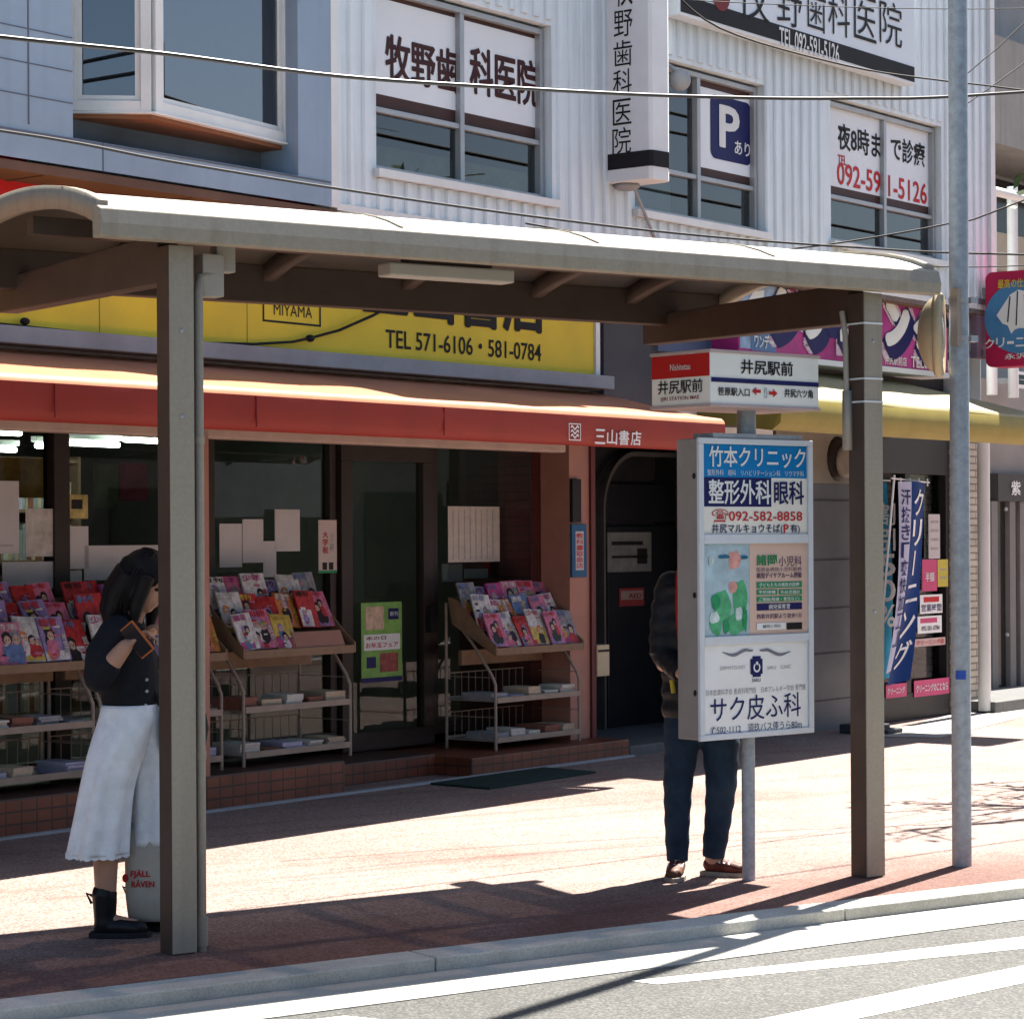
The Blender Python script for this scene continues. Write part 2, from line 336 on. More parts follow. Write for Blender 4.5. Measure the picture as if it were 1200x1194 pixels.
mb = MB(); mb.quad((-150,-150,RZ),(200,-150,RZ),(200,KF+.05,RZ),(-150,KF+.05,RZ)); structure('road', mb, asph_m, SH)
mb = MB()
x = -9.27
while x < 40: mb.box(x, x + 1.994, KF, KB - .004, -.28, .004); x += 2
structure('kerb', mb, kerb_m, SH, bev=.006)
mb = MB(); mb.box(-60, 90, GF, KF - .003, -.25, RZ + .004); structure('gutter', mb, gut_m, SH)
def gpoly(pts, name):
    mb = MB(); q = [SH.ground(u, v, RZ) for u, v in pts]
    # clip to a slightly worn outline
    mb.quad(*[(a, b, RZ + .0018) for a, b in q]); structure(name, mb, line_m, SH)
gpoly([(733,1151),(960,1129),(1205,1103),(1260,1097),(1260,1112),(1205,1117),(960,1139),(765,1155)], 'road_line')
gpoly([(-300,1262),(398,1188),(440,1193),(-300,1276)], 'road_line')
gpoly([(840,1206),(1200,1137),(1280,1121),(1280,1140),(1200,1157),(930,1212)], 'road_line')
# the far pavement edge: sunlit ground before the right shop, painted as a paler sheet
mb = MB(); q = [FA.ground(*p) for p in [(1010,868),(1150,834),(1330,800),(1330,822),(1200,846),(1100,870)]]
mb.quad(*[(a, b, .004) for a, b in q]); structure('sunlit_patch', mb, pm('sunlit_ground', (.42,.38,.34), .7, .12, 3), FA)

# ------------------------------------------------------------------ the shop building (bookstore below, clinic above)
UY = -.4                                       # upper wall plane
TOP = 6.7
BX0, BX1 = -9.0, FA.X(1162, UY)
B = Thing('shop_building', 'two storey building with white ribbed siding, blue grey panels and shops below', 'building', FA, (0, 0, 0))
WIN = [(a-.07, b+.05, c-.0, d) for a, b, c, d in (FA.rect(UY, 456, -25, 646, 238), FA.rect(UY, 756, 62, 896, 279), FA.rect(UY, 984, 118, 1104, 314))]
XS = FA.X(390, UY)                             # where panels meet siding
ZB = FA.Z(390, 241, UY)
def holed(mb, x0, x1, z0, z1, y, thick, holes):
    xs = sorted({x0, x1, *[c for h in holes for c in h[:2]]}); zs = sorted({z0, z1, *[c for h in holes for c in h[2:]]})
    for i in range(len(xs) - 1):
        for k in range(len(zs) - 1):
            cx, cz = (xs[i]+xs[i+1])/2, (zs[k]+zs[k+1])/2
            if any(h[0] < cx < h[1] and h[2] < cz < h[3] for h in holes): continue
            mb.quad((xs[i],y,zs[k]),(xs[i+1],y,zs[k]),(xs[i+1],y,zs[k+1]),(xs[i],y,zs[k+1]))
    for a, b, c, d in holes:
        mb.quad((a,y,c),(a,y+thick,c),(a,y+thick,d),(a,y,d)); mb.quad((b,y,c),(b,y+thick,c),(b,y+thick,d),(b,y,d))
        mb.quad((a,y,c),(b,y,c),(b,y+thick,c),(a,y+thick,c)); mb.quad((a,y,d),(b,y,d),(b,y+thick,d),(a,y+thick,d))
mb = MB(); holed(mb, XS, BX1, ZB, TOP, UY, .14, WIN)
x = XS + .05
while x < BX1 - .03:                           # the ribs of the siding
    segs = [(ZB, TOP)]
    for a, b, c, d in WIN:
        if a - .03 < x < b + .03:
            segs = [s for s0, s1 in segs for s in ((s0, min(s1, c - .03)), (max(s0, d + .03), s1)) if s[1] - s[0] > .05]
    for s0, s1 in segs: mb.prism([(x-.035,UY-.001),(x-.022,UY-.016),(x+.022,UY-.016),(x+.035,UY-.001)], 'z', s0+.003, s1-.003)
    x += .128
B.part('siding_wall', mb, siding_m)
mb = MB(); mb.box(XS-.03, XS+.03, UY-.03, UY+.1, ZB, TOP); mb.box(XS+.03, BX1, UY-.02, UY+.02, ZB-.05, ZB+.03)
mb.box(BX1-.05, BX1+.03, UY-.035, UY+.1, ZB+.03, TOP); B.part('wall_trim', mb, white_frame_m)
mb = MB(); mb.box(BX1, BX1+.01, UY+.1, 8, ZB-.8, TOP); B.part('end_wall', mb, siding_m)
# blue grey panels with the recess of the bay window
RX0, RX1 = FA.X(83, UY), FA.X(347, UY); RZ0 = (FA.Z(84, 157, UY) + FA.Z(347, 203, UY)) / 2
mb = MB(); holed(mb, BX0, XS-.03, ZB, TOP, UY-.03, .3, [(RX0, RX1, RZ0, TOP-.2)])
B.part('panel_wall', mb, blue_panel_m)
mb = MB(); mb.quad((RX0-.05,UY+.262,RZ0-.2),(RX1+.05,UY+.262,RZ0-.2),(RX1+.05,UY+.262,TOP),(RX0-.05,UY+.262,TOP)); B.part('recess_wall', mb, pm('recess_shaded_slate', (.16,.185,.22), .6, .25, 2, stain=.5, scol=(.05,.055,.06)))  # darker slate: shade and grime of the recess put into the colour
mb = MB()
for v in (30, 70, 108): z = FA.Z(40, v, UY); mb.box(BX0, RX0-.002, UY-.033, UY-.026, z-.003, z+.003)
xj = FA.X(31, UY); mb.box(xj-.004, xj+.004, UY-.0335, UY-.0265, FA.Z(31,140,UY), TOP)
xj = FA.X(118, UY); mb.box(xj-.003, xj+.003, UY-.0335, UY-.0265, ZB, RZ0)
mb.box(BX0, XS-.04, UY-.036, UY-.025, RZ0-.012, RZ0-.004)
B.part('panel_joint', mb, pm('joint_slate', (.12,.14,.19), .7))
mb = MB(); mb.box(BX0, BX1, UY-.02, .6, ZB-.06, ZB-.012)
for i in range(16): mb.box(BX0+i*1.05, BX0+i*1.05+.012, UY, .0, ZB-.066, ZB-.06)
B.part('soffit', mb, soffit_m)
mb = MB(); mb.quad((BX0,UY,TOP),(BX1,UY,TOP),(BX1,8,TOP),(BX0,8,TOP)); mb.quad((BX0,8,0),(BX1,8,0),(BX1,8,TOP),(BX0,8,TOP))
mb.quad((BX0,0,0),(BX0,8,0),(BX0,8,TOP),(BX0,UY,TOP)); mb.quad((BX1-.02,.1,0),(BX1-.02,8,0),(BX1-.02,8,ZB),(BX1-.02,.1,ZB)); B.part('roof', mb, concrete_m)
mb = MB(); mb.box(BX0, BX1-.06, 1.2, 1.25, ZB+.05, TOP-.1); mb.box(BX0, BX1-.06, UY+.3, 1.2, ZB+.02, ZB+.05); B.part('room', mb, pm('dim_room', (.13,.15,.14), .9, .3, 1))

def window(x0, x1, z0, z1, y, mull, trans, fw=.035, mat=alu_m, gm=win_glass, dep=.08):
    fr = MB(); fr.box(x0, x1, y, y+dep, z0, z0+fw); fr.box(x0, x1, y, y+dep, z1-fw, z1)
    fr.box(x0, x0+fw, y, y+dep, z0+fw, z1-fw); fr.box(x1-fw, x1, y, y+dep, z0+fw, z1-fw)
    for m_ in mull: fr.box(m_-fw*.6, m_+fw*.6, y+.004, y+dep-.01, z0+fw, z1-fw)
    edges = [x0+fw] + list(mull) + [x1-fw]
    for k in range(len(edges)-1):
        for t in trans: fr.box(edges[k] + (fw*.6 if k else 0), edges[k+1] - (fw*.6 if k < len(edges)-2 else 0), y+.012, y+dep-.015, t-.016, t+.016)
    w = B.part('window', fr, mat, bev=.003)
    g = MB(); g.plate(x0+fw*.5, x1-fw*.5, z0+fw*.5, z1-fw*.5, y+dep*.6); B.part('pane', g, gm, w)
    return w
def sub(parent, name, mb, mat, label=None): return B.part(name, mb, mat, parent, label)
# window one: the clinic's name on white film
def film_window(i, mull_u, frac_tr, film_lo, film_hi, panes, first_gm=win_glass):
    x0, x1, z0, z1 = WIN[i]; y = UY + .05; h = 1.3 if i == 0 else (z1 - z0)
    mx = FA.X(mull_u, y); zt = z0 + frac_tr
    w = window(x0+.02, x1-.02, z0+.02, z1-.02, y, [mx], [zt])
    sill = MB(); sill.box(x0-.03, x1+.03, UY-.05, UY+.05, z0-.03, z0+.018); sub(w, 'sill', sill, white_frame_m)
    ed = [x0+.055, mx-.021, mx+.021, x1-.055]; br = MB(); fi = MB()
    for k in range(2):
        if k not in panes: continue
        a, b = ed[2*k], ed[2*k+1]
        br.plate(a, b, zt+.017, z1-.056, y+.044); fi.plate(a, b, film_lo, film_hi, y+.042)
    sub(w, 'blind', br, brown_film_m); sub(w, 'window_film', fi, film_m)
    return w, y + .039
Zf = lambda u, v: FA.Z(u, v, UY + .09)
w1, ty = film_window(0, 545, FA.Z(640,168,UY+.05) - WIN[0][2], Zf(640,152), Zf(640,48), (0, 1))
mb = MB(); y = ty
write(mb, '牧野歯', (FA.X(454,y), FA.X(541,y), FA.Z(496,100,y), FA.Z(496,47,y)), y, .03)
write(mb, '科医院', (FA.X(553,y), FA.X(634,y), FA.Z(594,118,y), FA.Z(594,62,y)), y, .03)
sub(w1, 'lettering', mb, brown_ink_m)
mb = MB(); x0, x1, z0, z1 = WIN[0]; mb.box(x0+.06, x1-.06, UY+.16, UY+.2, z0, z0+.2); sub(w1, 'pane_backing', mb, pm('olive_backing', (.42,.4,.26), .9, .4, 5))  # low olive box close behind the glass tones the lower panes
w2, ty = film_window(1, 822, FA.Z(860,218,UY+.05) - WIN[1][2], Zf(860,206), Zf(860,113), (1,))
mb = MB(); a, b, c, d = FA.rect(ty, 838, 118, 885, 189); c = FA.Z(862,193,ty); d = FA.Z(862,119,ty); r_ = .06; pts = []
for (cx_, cz_, a0) in ((b-r_, d-r_, 0), (a+r_, d-r_, 90), (a+r_, c+r_, 180), (b-r_, c+r_, 270)):
    for k in range(6): t = radians(a0 + 18*k); pts.append((cx_+r_*cos(t), ty, cz_+r_*sin(t)))
mb.quad(*pts); sub(w2, 'parking_panel', mb, navy_m)
mb = MB(); y = ty - .003; write(mb, 'P', (FA.X(845,y), FA.X(869,y), FA.Z(857,177,y), FA.Z(857,127,y)), y, .05)
write(mb, 'あり', (FA.X(863,y), FA.X(881,y), FA.Z(872,185,y), FA.Z(872,169,y)), y, .02); sub(w2, 'lettering', mb, white_ink_m)
x0, x1, z0, z1 = WIN[1]; mb = MB(); mb.plate(x0+.06, FA.X(818,UY), z0+.06, z1-.06, UY+.22); sub(w2, 'pane_backing', mb, pm('grey_curtain', (.45,.48,.5), .9, .1, 3))
w3, ty = film_window(2, 1040, FA.Z(1070,254,UY+.05) - WIN[2][2], Zf(1070,243), Zf(1070,155), (0, 1))
mb = MB(); y = ty
write(mb, '夜8時ま', (FA.X(984,y), FA.X(1034,y), FA.Z(1010,185,y), FA.Z(1010,154,y)), y, .025)
write(mb, 'で診療', (FA.X(1046,y), FA.X(1086,y), FA.Z(1066,197,y), FA.Z(1066,168,y)), y, .025); sub(w3, 'lettering', mb, ink_m)
mb = MB(); write(mb, 'TEL', (FA.X(984,y), FA.X(994,y), FA.Z(989,197,y), FA.Z(989,186,y)), y, .02)
write(mb, '092-59', (FA.X(983,y), FA.X(1034,y), FA.Z(1010,226,y), FA.Z(1010,200,y)), y, .02)
write(mb, '1-5126', (FA.X(1043,y), FA.X(1088,y), FA.Z(1066,240,y), FA.Z(1066,215,y)), y, .02); sub(w3, 'lettering', mb, red_ink_m)

# bay window
BY = -.47; BYR = -.30; ox = FA.X(180, BY); ozb = (FA.Z(180,128,BY) + FA.Z(338,165,BYR)) / 2; bx1 = FA.X(338, BYR); bx0 = FA.X(88, UY+.2)
bay = MB(); yw = UY + .255
fp = [(bx0, yw), (ox, BY), (bx1, BYR), (bx1+.02, yw)]
bay.prism(fp, 'z', ozb-.035, ozb-.002)
bo = B.part('bay_window', bay, pm('rust_brown_board', (.3,.12,.06), .6, .2, 4), label='bay window with white frames above the yellow sign')
mb = MB()
def facet(mb, a, b, z0, z1, f, inset):
    a, b = Vector(a), Vector(b); d = (b - a); L_ = d.length; d.normalize(); n = Vector((d.y, -d.x))
    def bx(s0, s1, q0, q1, o0, o1):
        ps = [a + d*s0 + n*o0, a + d*s1 + n*o0, a + d*s1 + n*o1, a + d*s0 + n*o1]
        mb.prism([(p.x, p.y) for p in ps], 'z', q0, q1)
    bx(0, f, z0, z1, -.03, .03); bx(L_-f, L_, z0, z1, -.03, .03); bx(f, L_-f, z0, z0+f, -.03, .028)
    bx(f, f+.03, z0+f, z1, -.03, .012); bx(L_-f-.03, L_-f, z0+f, z1, -.03, .012); bx(f+.03, L_-f-.03, z0+f, z0+f+.03, -.03, .01)
    return a, b
zt = TOP - .3
facet(mb, fp[0], fp[1], ozb, zt, .055, 0); facet(mb, fp[1], fp[2], ozb, zt, .06, 0); facet(mb, fp[2], fp[3], ozb, zt, .05, 0)
mb.prism([(bx0-.03, yw), (ox-.01, BY-.04), (bx1+.04, BYR-.04), (bx1+.05, yw)], 'z', ozb-.012, ozb)
B.part('frame', mb, white_frame_m, bo, bev=.003)
mb = MB()
for a, b in zip(fp, fp[1:]): mb.quad((*a, ozb+.05), (*b, ozb+.05), (*b, zt), (*a, zt))
B.part('pane', mb, bay_glass, bo)
mb = MB(); mb.plate(bx0+.05, bx1, ozb, zt, yw+.0)
B.part('pane_backing', mb, pm('sky_tone_backing', (.16,.2,.25), .9, .3, 2), bo)  # bluish backing: the mirrored sky's tone put into its colour

# wall fittings
mb = MB(); mb.smooth = True
px_, pz_ = FA.plane(800, 97, UY-.1); mb.ball((px_, UY-.12, pz_), (.065,.08,.075)); mb.tube([(px_,UY-.12,pz_+.04),(px_,UY-.02,pz_+.12)], .015)
B.part('wall_lamp', mb, grey_metal_m)

# ---- ground floor fronts
WY = .8                                       # shop window plane
ZL = 2.2                                      # lintel
mb = MB(); mb.box(BX0, FA.X(700, .0)+.15, .05, .4, 2.2, ZB-.07); B.part('lintel_wall', mb, dark_wall_m)
mb = MB(); mb.box(BX0, 2.3, .0, .12, FA.Z(300,507,.06)-.03, FA.Z(300,507,.06)+.035); B.part('awning_rail', mb, pm('dusty_pink_rail', (.5,.36,.3), .5, .15, 5), bev=.01)
xd0, xd1 = FA.X(396, WY), FA.X(504, WY)
def shopwin(x0, x1, mulls, name='display_window'):
    f = MB(); f.box(x0, x1, WY, WY+.07, .2, .28); f.box(x0, x1, WY, WY+.07, 2.2, 2.26)
    f.box(x0, x0+.06, WY, WY+.07, .28, 2.2); f.box(x1-.06, x1, WY, WY+.07, .28, 2.2)
    for m_, w_ in mulls: f.box(m_-w_, m_+w_, WY-.02, WY+.075, .281, 2.199)
    o = B.part(name, f, brown_alu_m, bev=.004)
    g = MB(); g.plate(x0+.03, x1-.03, .25, 2.22, WY+.04); B.part('pane', g, store_glass, o); return o
shopwin(BX0, FA.X(241, WY)-.02, [(FA.X(70, WY), .06), (FA.X(-60, WY), .05)])
shopwin(FA.X(241, WY)+.02, xd0-.02, [])
shopwin(xd1+.02, FA.X(622, WY), [])
d = MB(); fw = .11
d.box(xd0, xd1, WY-.03, WY+.04, .14, .26); d.box(xd0, xd1, WY-.03, WY+.04, 2.05, 2.26); d.box(xd0, xd0+fw, WY-.03, WY+.04, .26, 2.05); d.box(xd1-fw, xd1, WY-.03, WY+.04, .26, 2.05)
do = B.part('door', d, brown_alu_m, bev=.004, label='dark framed glass sliding door of the bookstore')
g = MB(); g.plate(xd0+fw-.01, xd1-fw+.01, .25, 2.06, WY+.005); B.part('pane', g, store_glass, do)
h = MB(); h.box(xd1-.09, xd1-.03, WY-.075, WY-.032, FA.Z(490,740,WY), FA.Z(490,710,WY)); B.part('handle', h, cable_m, do)
# pillars
mb = MB(); xp0, xp1 = FA.X(622, .55), FA.X(668, .4); mb.box(xp0, xp1, .55, 1.2, .12, 2.3); B.part('tile_pillar', mb, redtile_m)
mb = MB(); pp0, pp1 = FA.X(667, .3), FA.X(690, .3); mb.box(pp0, pp1, .3, .9, .12, 2.3); B.part('salmon_pillar', mb, pink_post_m)
mb = MB(); mb.box(pp1, pp1+.05, .28, .9, .12, 2.3); B.part('salmon_pillar', mb, pm('maroon_trim', (.13,.03,.03), .5, .1))
mb = MB(); mb.box(FA.X(237,.0), FA.X(246,.0)-.01, -.0, .09, .2, 2.2); B.part('salmon_pillar', mb, pink_post_m)
# plinths of orange tile
mb = MB(); mb.box(BX0, .02, 0.0, 1.0, -.1, .2); mb.box(.021, 1.25, .3, 1.0, -.1, .135); mb.box(1.251, pp1+.05, 0.0, 1.0, -.1, .12)
B.part('tile_plinth', mb, tile_m, bev=.006)
mb = MB(); mb.box(BX0, pp1+.05, -.05, -.001, -.1, .012); B.part('base_edge', mb, concrete_m)
# interior of the bookstore
mb = MB(); mb.quad((BX0,.88,.19),(3.2,.88,.19),(3.2,7,.19),(BX0,7,.19)); mb.quad((BX0,.88,2.6),(3.2,.88,2.6),(3.2,7,2.6),(BX0,7,2.6))
mb.quad((BX0,6.5,.19),(3.2,6.5,.19),(3.2,6.5,2.6),(BX0,6.5,2.6)); mb.quad((3.2,.88,.19),(3.2,7,.19),(3.2,7,2.6),(3.2,.88,2.6))
B.part('shop_room', mb, interior_m)
# entrance right of the bookstore
ex0, ex1 = pp1+.06, FA.X(868, .3)
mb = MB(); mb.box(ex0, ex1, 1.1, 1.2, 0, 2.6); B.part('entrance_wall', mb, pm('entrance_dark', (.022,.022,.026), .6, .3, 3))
mb = MB(); mb.box(ex0, ex1, -.0, 1.1, -.1, .07); B.part('entrance_step', mb, stone_m, bev=.01)
ax0, ax1 = FA.X(706, 1.0), FA.X(798, 1.0)
mb = MB(); arch = [(ax0, .07)] + [(ax0 + .45 - .45*cos(radians(k*9)), 1.75 + .45*sin(radians(k*9))) for k in range(11)] + [(ax1, 2.2), (ax1, 2.165)] + [(ax0 + .45 - .425*cos(radians(90-k*9)), 1.74 + .425*sin(radians(90-k*9))) for k in range(11)] + [(ax0+.025, .07)]
mb.prism(arch, 'y', .99, 1.06); B.part('arch_trim', mb, pm('arch_metal', (.1,.095,.09), .5, .1))
mb = MB(); mb.box(ax0+.12, ax1, 1.04, 1.09, .07, 1.62); mb.box(ax0+.12, ax1, 1.05, 1.09, 1.66, 1.95)
dd = B.part('door', mb, pm('black_door', (.016,.018,.022), .35, .2, 4), bev=.006, label='black entrance door right of the bookstore')
mb = MB(); mb.smooth = True; mb.tube([(ax1-.25,1.0,.9),(ax1-.25,1.0,1.25)], .014); B.part('handle', mb, alu_m, dd)
# grey corner and cleaning shop front
CY = -.02
cx0, cx1 = ex1, FA.X(1030, CY)
mb = MB(); mb.box(cx0, cx1, CY, .6, 1.95, 2.75); B.part('fascia_wall', mb, pm('beige_plaster', (.33,.29,.23), .8, .15, 2))
zz = FA.Z(960, 555, CY)
mb = MB(); mb.box(cx0, cx1, CY+.01, .6, 0, 1.949); B.part('panel_wall', mb, pm('slate_panel', (.15,.15,.16), .6, .15, 2))
mb = MB()
for v in (590, 660, 717, 770, 825): z = FA.Z(960, v, CY); mb.box(cx0, cx1-.01, CY+.004, CY+.012, z-.005, z+.005)
B.part('panel_joint', mb, dark_wall_m)
wx0, wx1 = cx1, FA.X(1112, CY)
mb = MB(); mb.box(wx0, wx1, CY+.0, .1, 0, .22); mb.box(wx0, wx1, CY, .1, 2.05, 2.75); mb.box(wx0, wx0+.06, CY, .1, .22, 2.05); mb.box(wx1-.06, wx1, CY, .1, .22, 2.05)
xm = FA.X(1064, CY); mb.box(xm-.045, xm+.045, CY+.002, .1, .22, 2.05)
dw = B.part('display_window', mb, pm('black_frame', (.025,.022,.024), .4, .2), bev=.004)
mb = MB(); mb.plate(wx0+.03, wx1-.03, .2, 2.07, .05); B.part('pane', mb, store_glass, dw)
mb = MB(); mb.box(wx0, BX1-.03, .9, .95, 0, 2.7); B.part('entrance_wall', mb, pm('dim_shop_wall', (.05,.04,.04), .8, .5, 3))
mb = MB(); mb.box(wx1, FA.X(1146, CY), CY-.01, .6, 0, 2.75); B.part('brick_pillar', mb, beigebrick_m)
mb = MB(); mb.box(pp1+.05, BX1, -.05+.1, .6, 2.76, ZB-.07); B.part('lintel_wall', mb, dark_wall_m)
mb = MB(); mb.box(FA.X(700, .0), FA.X(905, -.06), -.06, .04, 2.45, ZB-.07); B.part('lintel_wall', mb, pm('charcoal_board', (.085,.085,.095), .7, .15, 1.5))
mb = MB(); mb.box(FA.X(770, -.075), FA.X(882, -.075), -.09, -.061, FA.Z(800,416,-.09), FA.Z(800,398,-.09)); B.part('fascia_strip', mb, pm('slate_blue_strip', (.12,.15,.25), .6, .1))
mb = MB(); mb.box(FA.X(790, -.12), FA.X(906, -.12), -.12, -.062, 2.16, FA.Z(850,478,-.1)+.1); B.part('fascia_board', mb, white_paint)
mb = MB(); mb.smooth = True; xq, zq = FA.plane(1153, 600, -.2); mb.tube([(xq,-.2,.02),(xq,-.2,2.4)], .055, 14); B.part('drain_pipe', mb, pm('white_pipe', (.7,.71,.7), .4, .06))
mb = MB(); mb.smooth = True; xq, zq = FA.plane(989, 545, CY-.03); mb.ball((xq,CY-.05,zq), (.13,.07,.135)); B.part('wall_lamp', mb, pm('lamp_glass', (.5,.42,.34), .3, .1))
mb = MB(); mb.smooth = True; xq, zq = FA.plane(985, 542, CY); mb.ball((xq-.03,CY-.0,zq), (.17,.05,.18)); B.part('lamp_mount', mb, brown_alu_m)
# ------------------------------------------------------------------ shop signs and awnings
# yellow bookstore sign
YY = -.1
ysx1 = FA.X(697, YY); ysz0 = 2.645; ysz1 = FA.Z(0, 224, YY)
S = Thing('shop_sign', 'long yellow bookstore sign board with black phone number above the red awning', 'shop sign', FA, (-3, 0, 2.6))
mb = MB(); mb.box(BX0, ysx1, YY, .0, ysz0, ysz1); S.part('sign_board', mb, yellow_sign_m)
mb = MB(); mb.box(BX0, ysx1, YY-.012, -.0, ysz1+.002, ysz1+.42); S.part('red_band', mb, pm('red_band', (.55,.02,.02), .45, .08, 3))
mb = MB(); mb.box(ysx1+.002, ysx1+.05, YY-.015, .0, ysz0-.02, ysz1+.4); S.part('end_trim', mb, white_paint)
mb = MB(); mb.box(BX0, ysx1+.1, YY-.1, .0, 2.545, 2.636); S.part('ledge', mb, grey_metal_m, bev=.006)
mb = MB(); y = YY - .003
for u in (291, 118): x = FA.X(u, y); mb.box(x-.003, x+.003, YY-.002, YY+.01, ysz0, ysz1)
S.part('panel_joint', mb, pm('dark_yellow', (.35,.27,.05), .6))
mb = MB(); z0 = FA.Z(545, 415, y); z1 = FA.Z(545, 394, y)
write(mb, 'TEL 571-6106・581-0784', (FA.X(453,y), FA.X(635,y), z0, z1), y, .015)
z0, z1 = FA.Z(344,368,y), FA.Z(344,355,y); write(mb, 'MIYAMA', (FA.X(322,y), FA.X(367,y), z0, z1), y, .0)
a, b, c, d = FA.X(309,y), FA.X(377,y), FA.Z(343,377,y), FA.Z(343,300,y)
for q in ((a,b,c,c+.012), (a,a+.012,c,d), (b-.012,b,c,d), (a,b,d-.012,d)): mb.plate(*q, y - (.0 if q[1]-q[0] > .1 else .0008))
y = y - .002
write(mb, '三山書店', (FA.X(425,y), FA.X(640,y), FA.Z(590,388,y), FA.Z(590,388,y)+.42), y, .04)
for k in range(3):
    zz_ = c + .17 + k*.06
    pts = [(a + .05 + (b-a-.1)*i/20, y, zz_ + .02*sin(i*.95)) for i in range(21)]
    for p, q in zip(pts, pts[1:]): mb.quad((p[0],y,p[2]-.012),(q[0],y,q[2]-.012),(q[0],y,q[2]+.012),(p[0],y,p[2]+.012))
S.part('lettering', mb, ink_m)
mb = MB(); mb.smooth = True
def pth(fr, y, px): return [(lambda a: (a[0], y, a[1]))(fr.plane(u, v, y)) for u, v in px]
mb.tube(pth(FA, -.14, [(-120,366),(0,373),(120,387),(230,398),(300,400),(345,398),(365,394),(400,385),(440,368),(470,352)]), .009, 6)
q = FA.plane(366, 394, -.14); mb.ball((q[0], -.14, q[1]), (.035,.022,.022), 8, 6)
q = FA.plane(32, 375, -.14); mb.ball((q[0], -.14, q[1]+.02), (.03,.022,.02), 8, 6)
solo('cable', mb, cable_m, 'black cable drooping across the front of the yellow bookstore sign', 'cable', FA, (-2, -.14, 2.7))

# red awning
AP = 1.05
A = Thing('awning', 'red vinyl awning with faded sunlit top over the bookstore front', 'awning', FA, (-2, 0, 2.5))
axr = FA.X(850, -AP); zf = 2.29; zw = 2.53; axw = ysx1 + .12
mb = MB(); n = 14
xs_ = [BX0 + (axr-BX0)*i/60 for i in range(61)]
rows = []
for j in range(n+1):
    t = j/n; rows.append([(x if x < axw-.3 else x, 0, 0) for x in xs_])
prof = []
for j in range(9): t = j/8; prof.append((-.03 - (AP-.06)*t, zw + (zf+.03-zw)*t - .012*sin(pi*t)))
prof += [(-AP+.008, zf+.014), (-AP, zf-.008)]
def wv(x, y): return .006*sin(x*3.1+y*4) + .004*sin(x*7.3)
rings = [[(min(x, axw + (axr-axw)*min(1, -p[0]/AP)), p[0], p[1] + wv(x, p[0])*(.2 < -p[0] < .95)) for x in xs_] for p in prof]
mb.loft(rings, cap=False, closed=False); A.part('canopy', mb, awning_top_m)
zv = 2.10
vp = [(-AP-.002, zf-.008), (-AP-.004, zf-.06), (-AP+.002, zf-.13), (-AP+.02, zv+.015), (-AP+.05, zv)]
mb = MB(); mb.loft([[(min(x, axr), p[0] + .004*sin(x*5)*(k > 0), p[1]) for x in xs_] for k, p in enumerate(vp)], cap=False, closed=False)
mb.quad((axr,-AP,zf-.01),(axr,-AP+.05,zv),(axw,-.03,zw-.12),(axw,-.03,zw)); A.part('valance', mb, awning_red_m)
mb = MB()
for u in (300, 64, 520): x = FA.X(u, -AP); mb.box(x-.003, x+.003, -AP-.009, -AP-.003, zv+.02, zf-.01)
A.part('seam', mb, pm('dark_red_seam', (.25,.02,.02), .6))
y = -AP - .009
for u in (420, 640, 150, 800):
    x = FA.X(u, -AP); mb = MB(); mb.tube([(x,-.04,2.2),(x,-AP+.06,zv+.02)], .014, 6); A.part('brace', mb, grey_metal_m)
mb = MB(); mb.smooth = False
zc = FA.Z(725, 514, y); 
for i, (ch, u) in enumerate(zip('三山書店', (704, 718, 732, 746))): write(mb, ch, (FA.X(u-6.5,y), FA.X(u+5.5,y), zc-.046, zc+.046), y, .02, shear=.06)
a, b = FA.X(667,y), FA.X(681,y); c = FA.Z(674,517,y); d = FA.Z(674,497,y)
for q in ((a,b,c,c+.006), (a,b,d-.006,d), (a,a+.006,c+.006,d-.006), (b-.006,b,c+.006,d-.006)): mb.plate(*q, y)
for k in range(3):
    zz_ = c + (d-c)*(.25+.25*k)
    for i in range(8):
        s0, s1 = i/8, (i+1)/8; f_ = lambda s: zz_ + .01*sin(s*2*pi*1.5)
        xa, xb = a + .02 + (b-a-.04)*s0, a + .02 + (b-a-.04)*s1
        mb.quad((xa,y,f_(s0)-.006),(xb,y,f_(s1)-.006),(xb,y,f_(s1)+.006),(xa,y,f_(s0)+.006))
A.part('lettering', mb, white_ink_m)

# yellow awning of the cleaning shop
A2 = Thing('awning', 'yellow vinyl awning over the cleaning shop, partly lit by the sun', 'awning', FA, (6, 0, 2.5))
yx0, yx1 = FA.X(912, -1.0), FA.X(1200, -1.0) + .35; zf2, zv2, zw2 = 2.5, 2.27, 2.82
xs_ = [yx0 + (yx1-yx0)*i/24 for i in range(25)]
mb = MB(); prof = [(-.06 - .92*t, zw2 + (zf2+.02-zw2)*t) for t in [k/6 for k in range(7)]] + [(-.995, zf2+.01), (-1.0, zf2-.01)]
def taper(x, y): t = min(1, -y); return yx0 + .35*(1-t) + (x-yx0)/(yx1-yx0)*(yx1-yx0-.35*(1-t)-.9*(1-t))
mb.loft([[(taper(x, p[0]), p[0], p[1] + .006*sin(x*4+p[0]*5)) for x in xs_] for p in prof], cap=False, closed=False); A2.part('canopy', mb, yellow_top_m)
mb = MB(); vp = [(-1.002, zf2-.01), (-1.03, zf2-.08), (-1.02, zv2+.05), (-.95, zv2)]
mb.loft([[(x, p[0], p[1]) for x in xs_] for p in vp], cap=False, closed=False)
mb.quad((yx0,-1.0,zf2-.01),(yx0,-1.03,zf2-.08),(yx0,-1.02,zv2+.05),(yx0,-.95,zv2),(yx0+.35,-.06,zv2+.1),(yx0+.35,-.06,zw2))
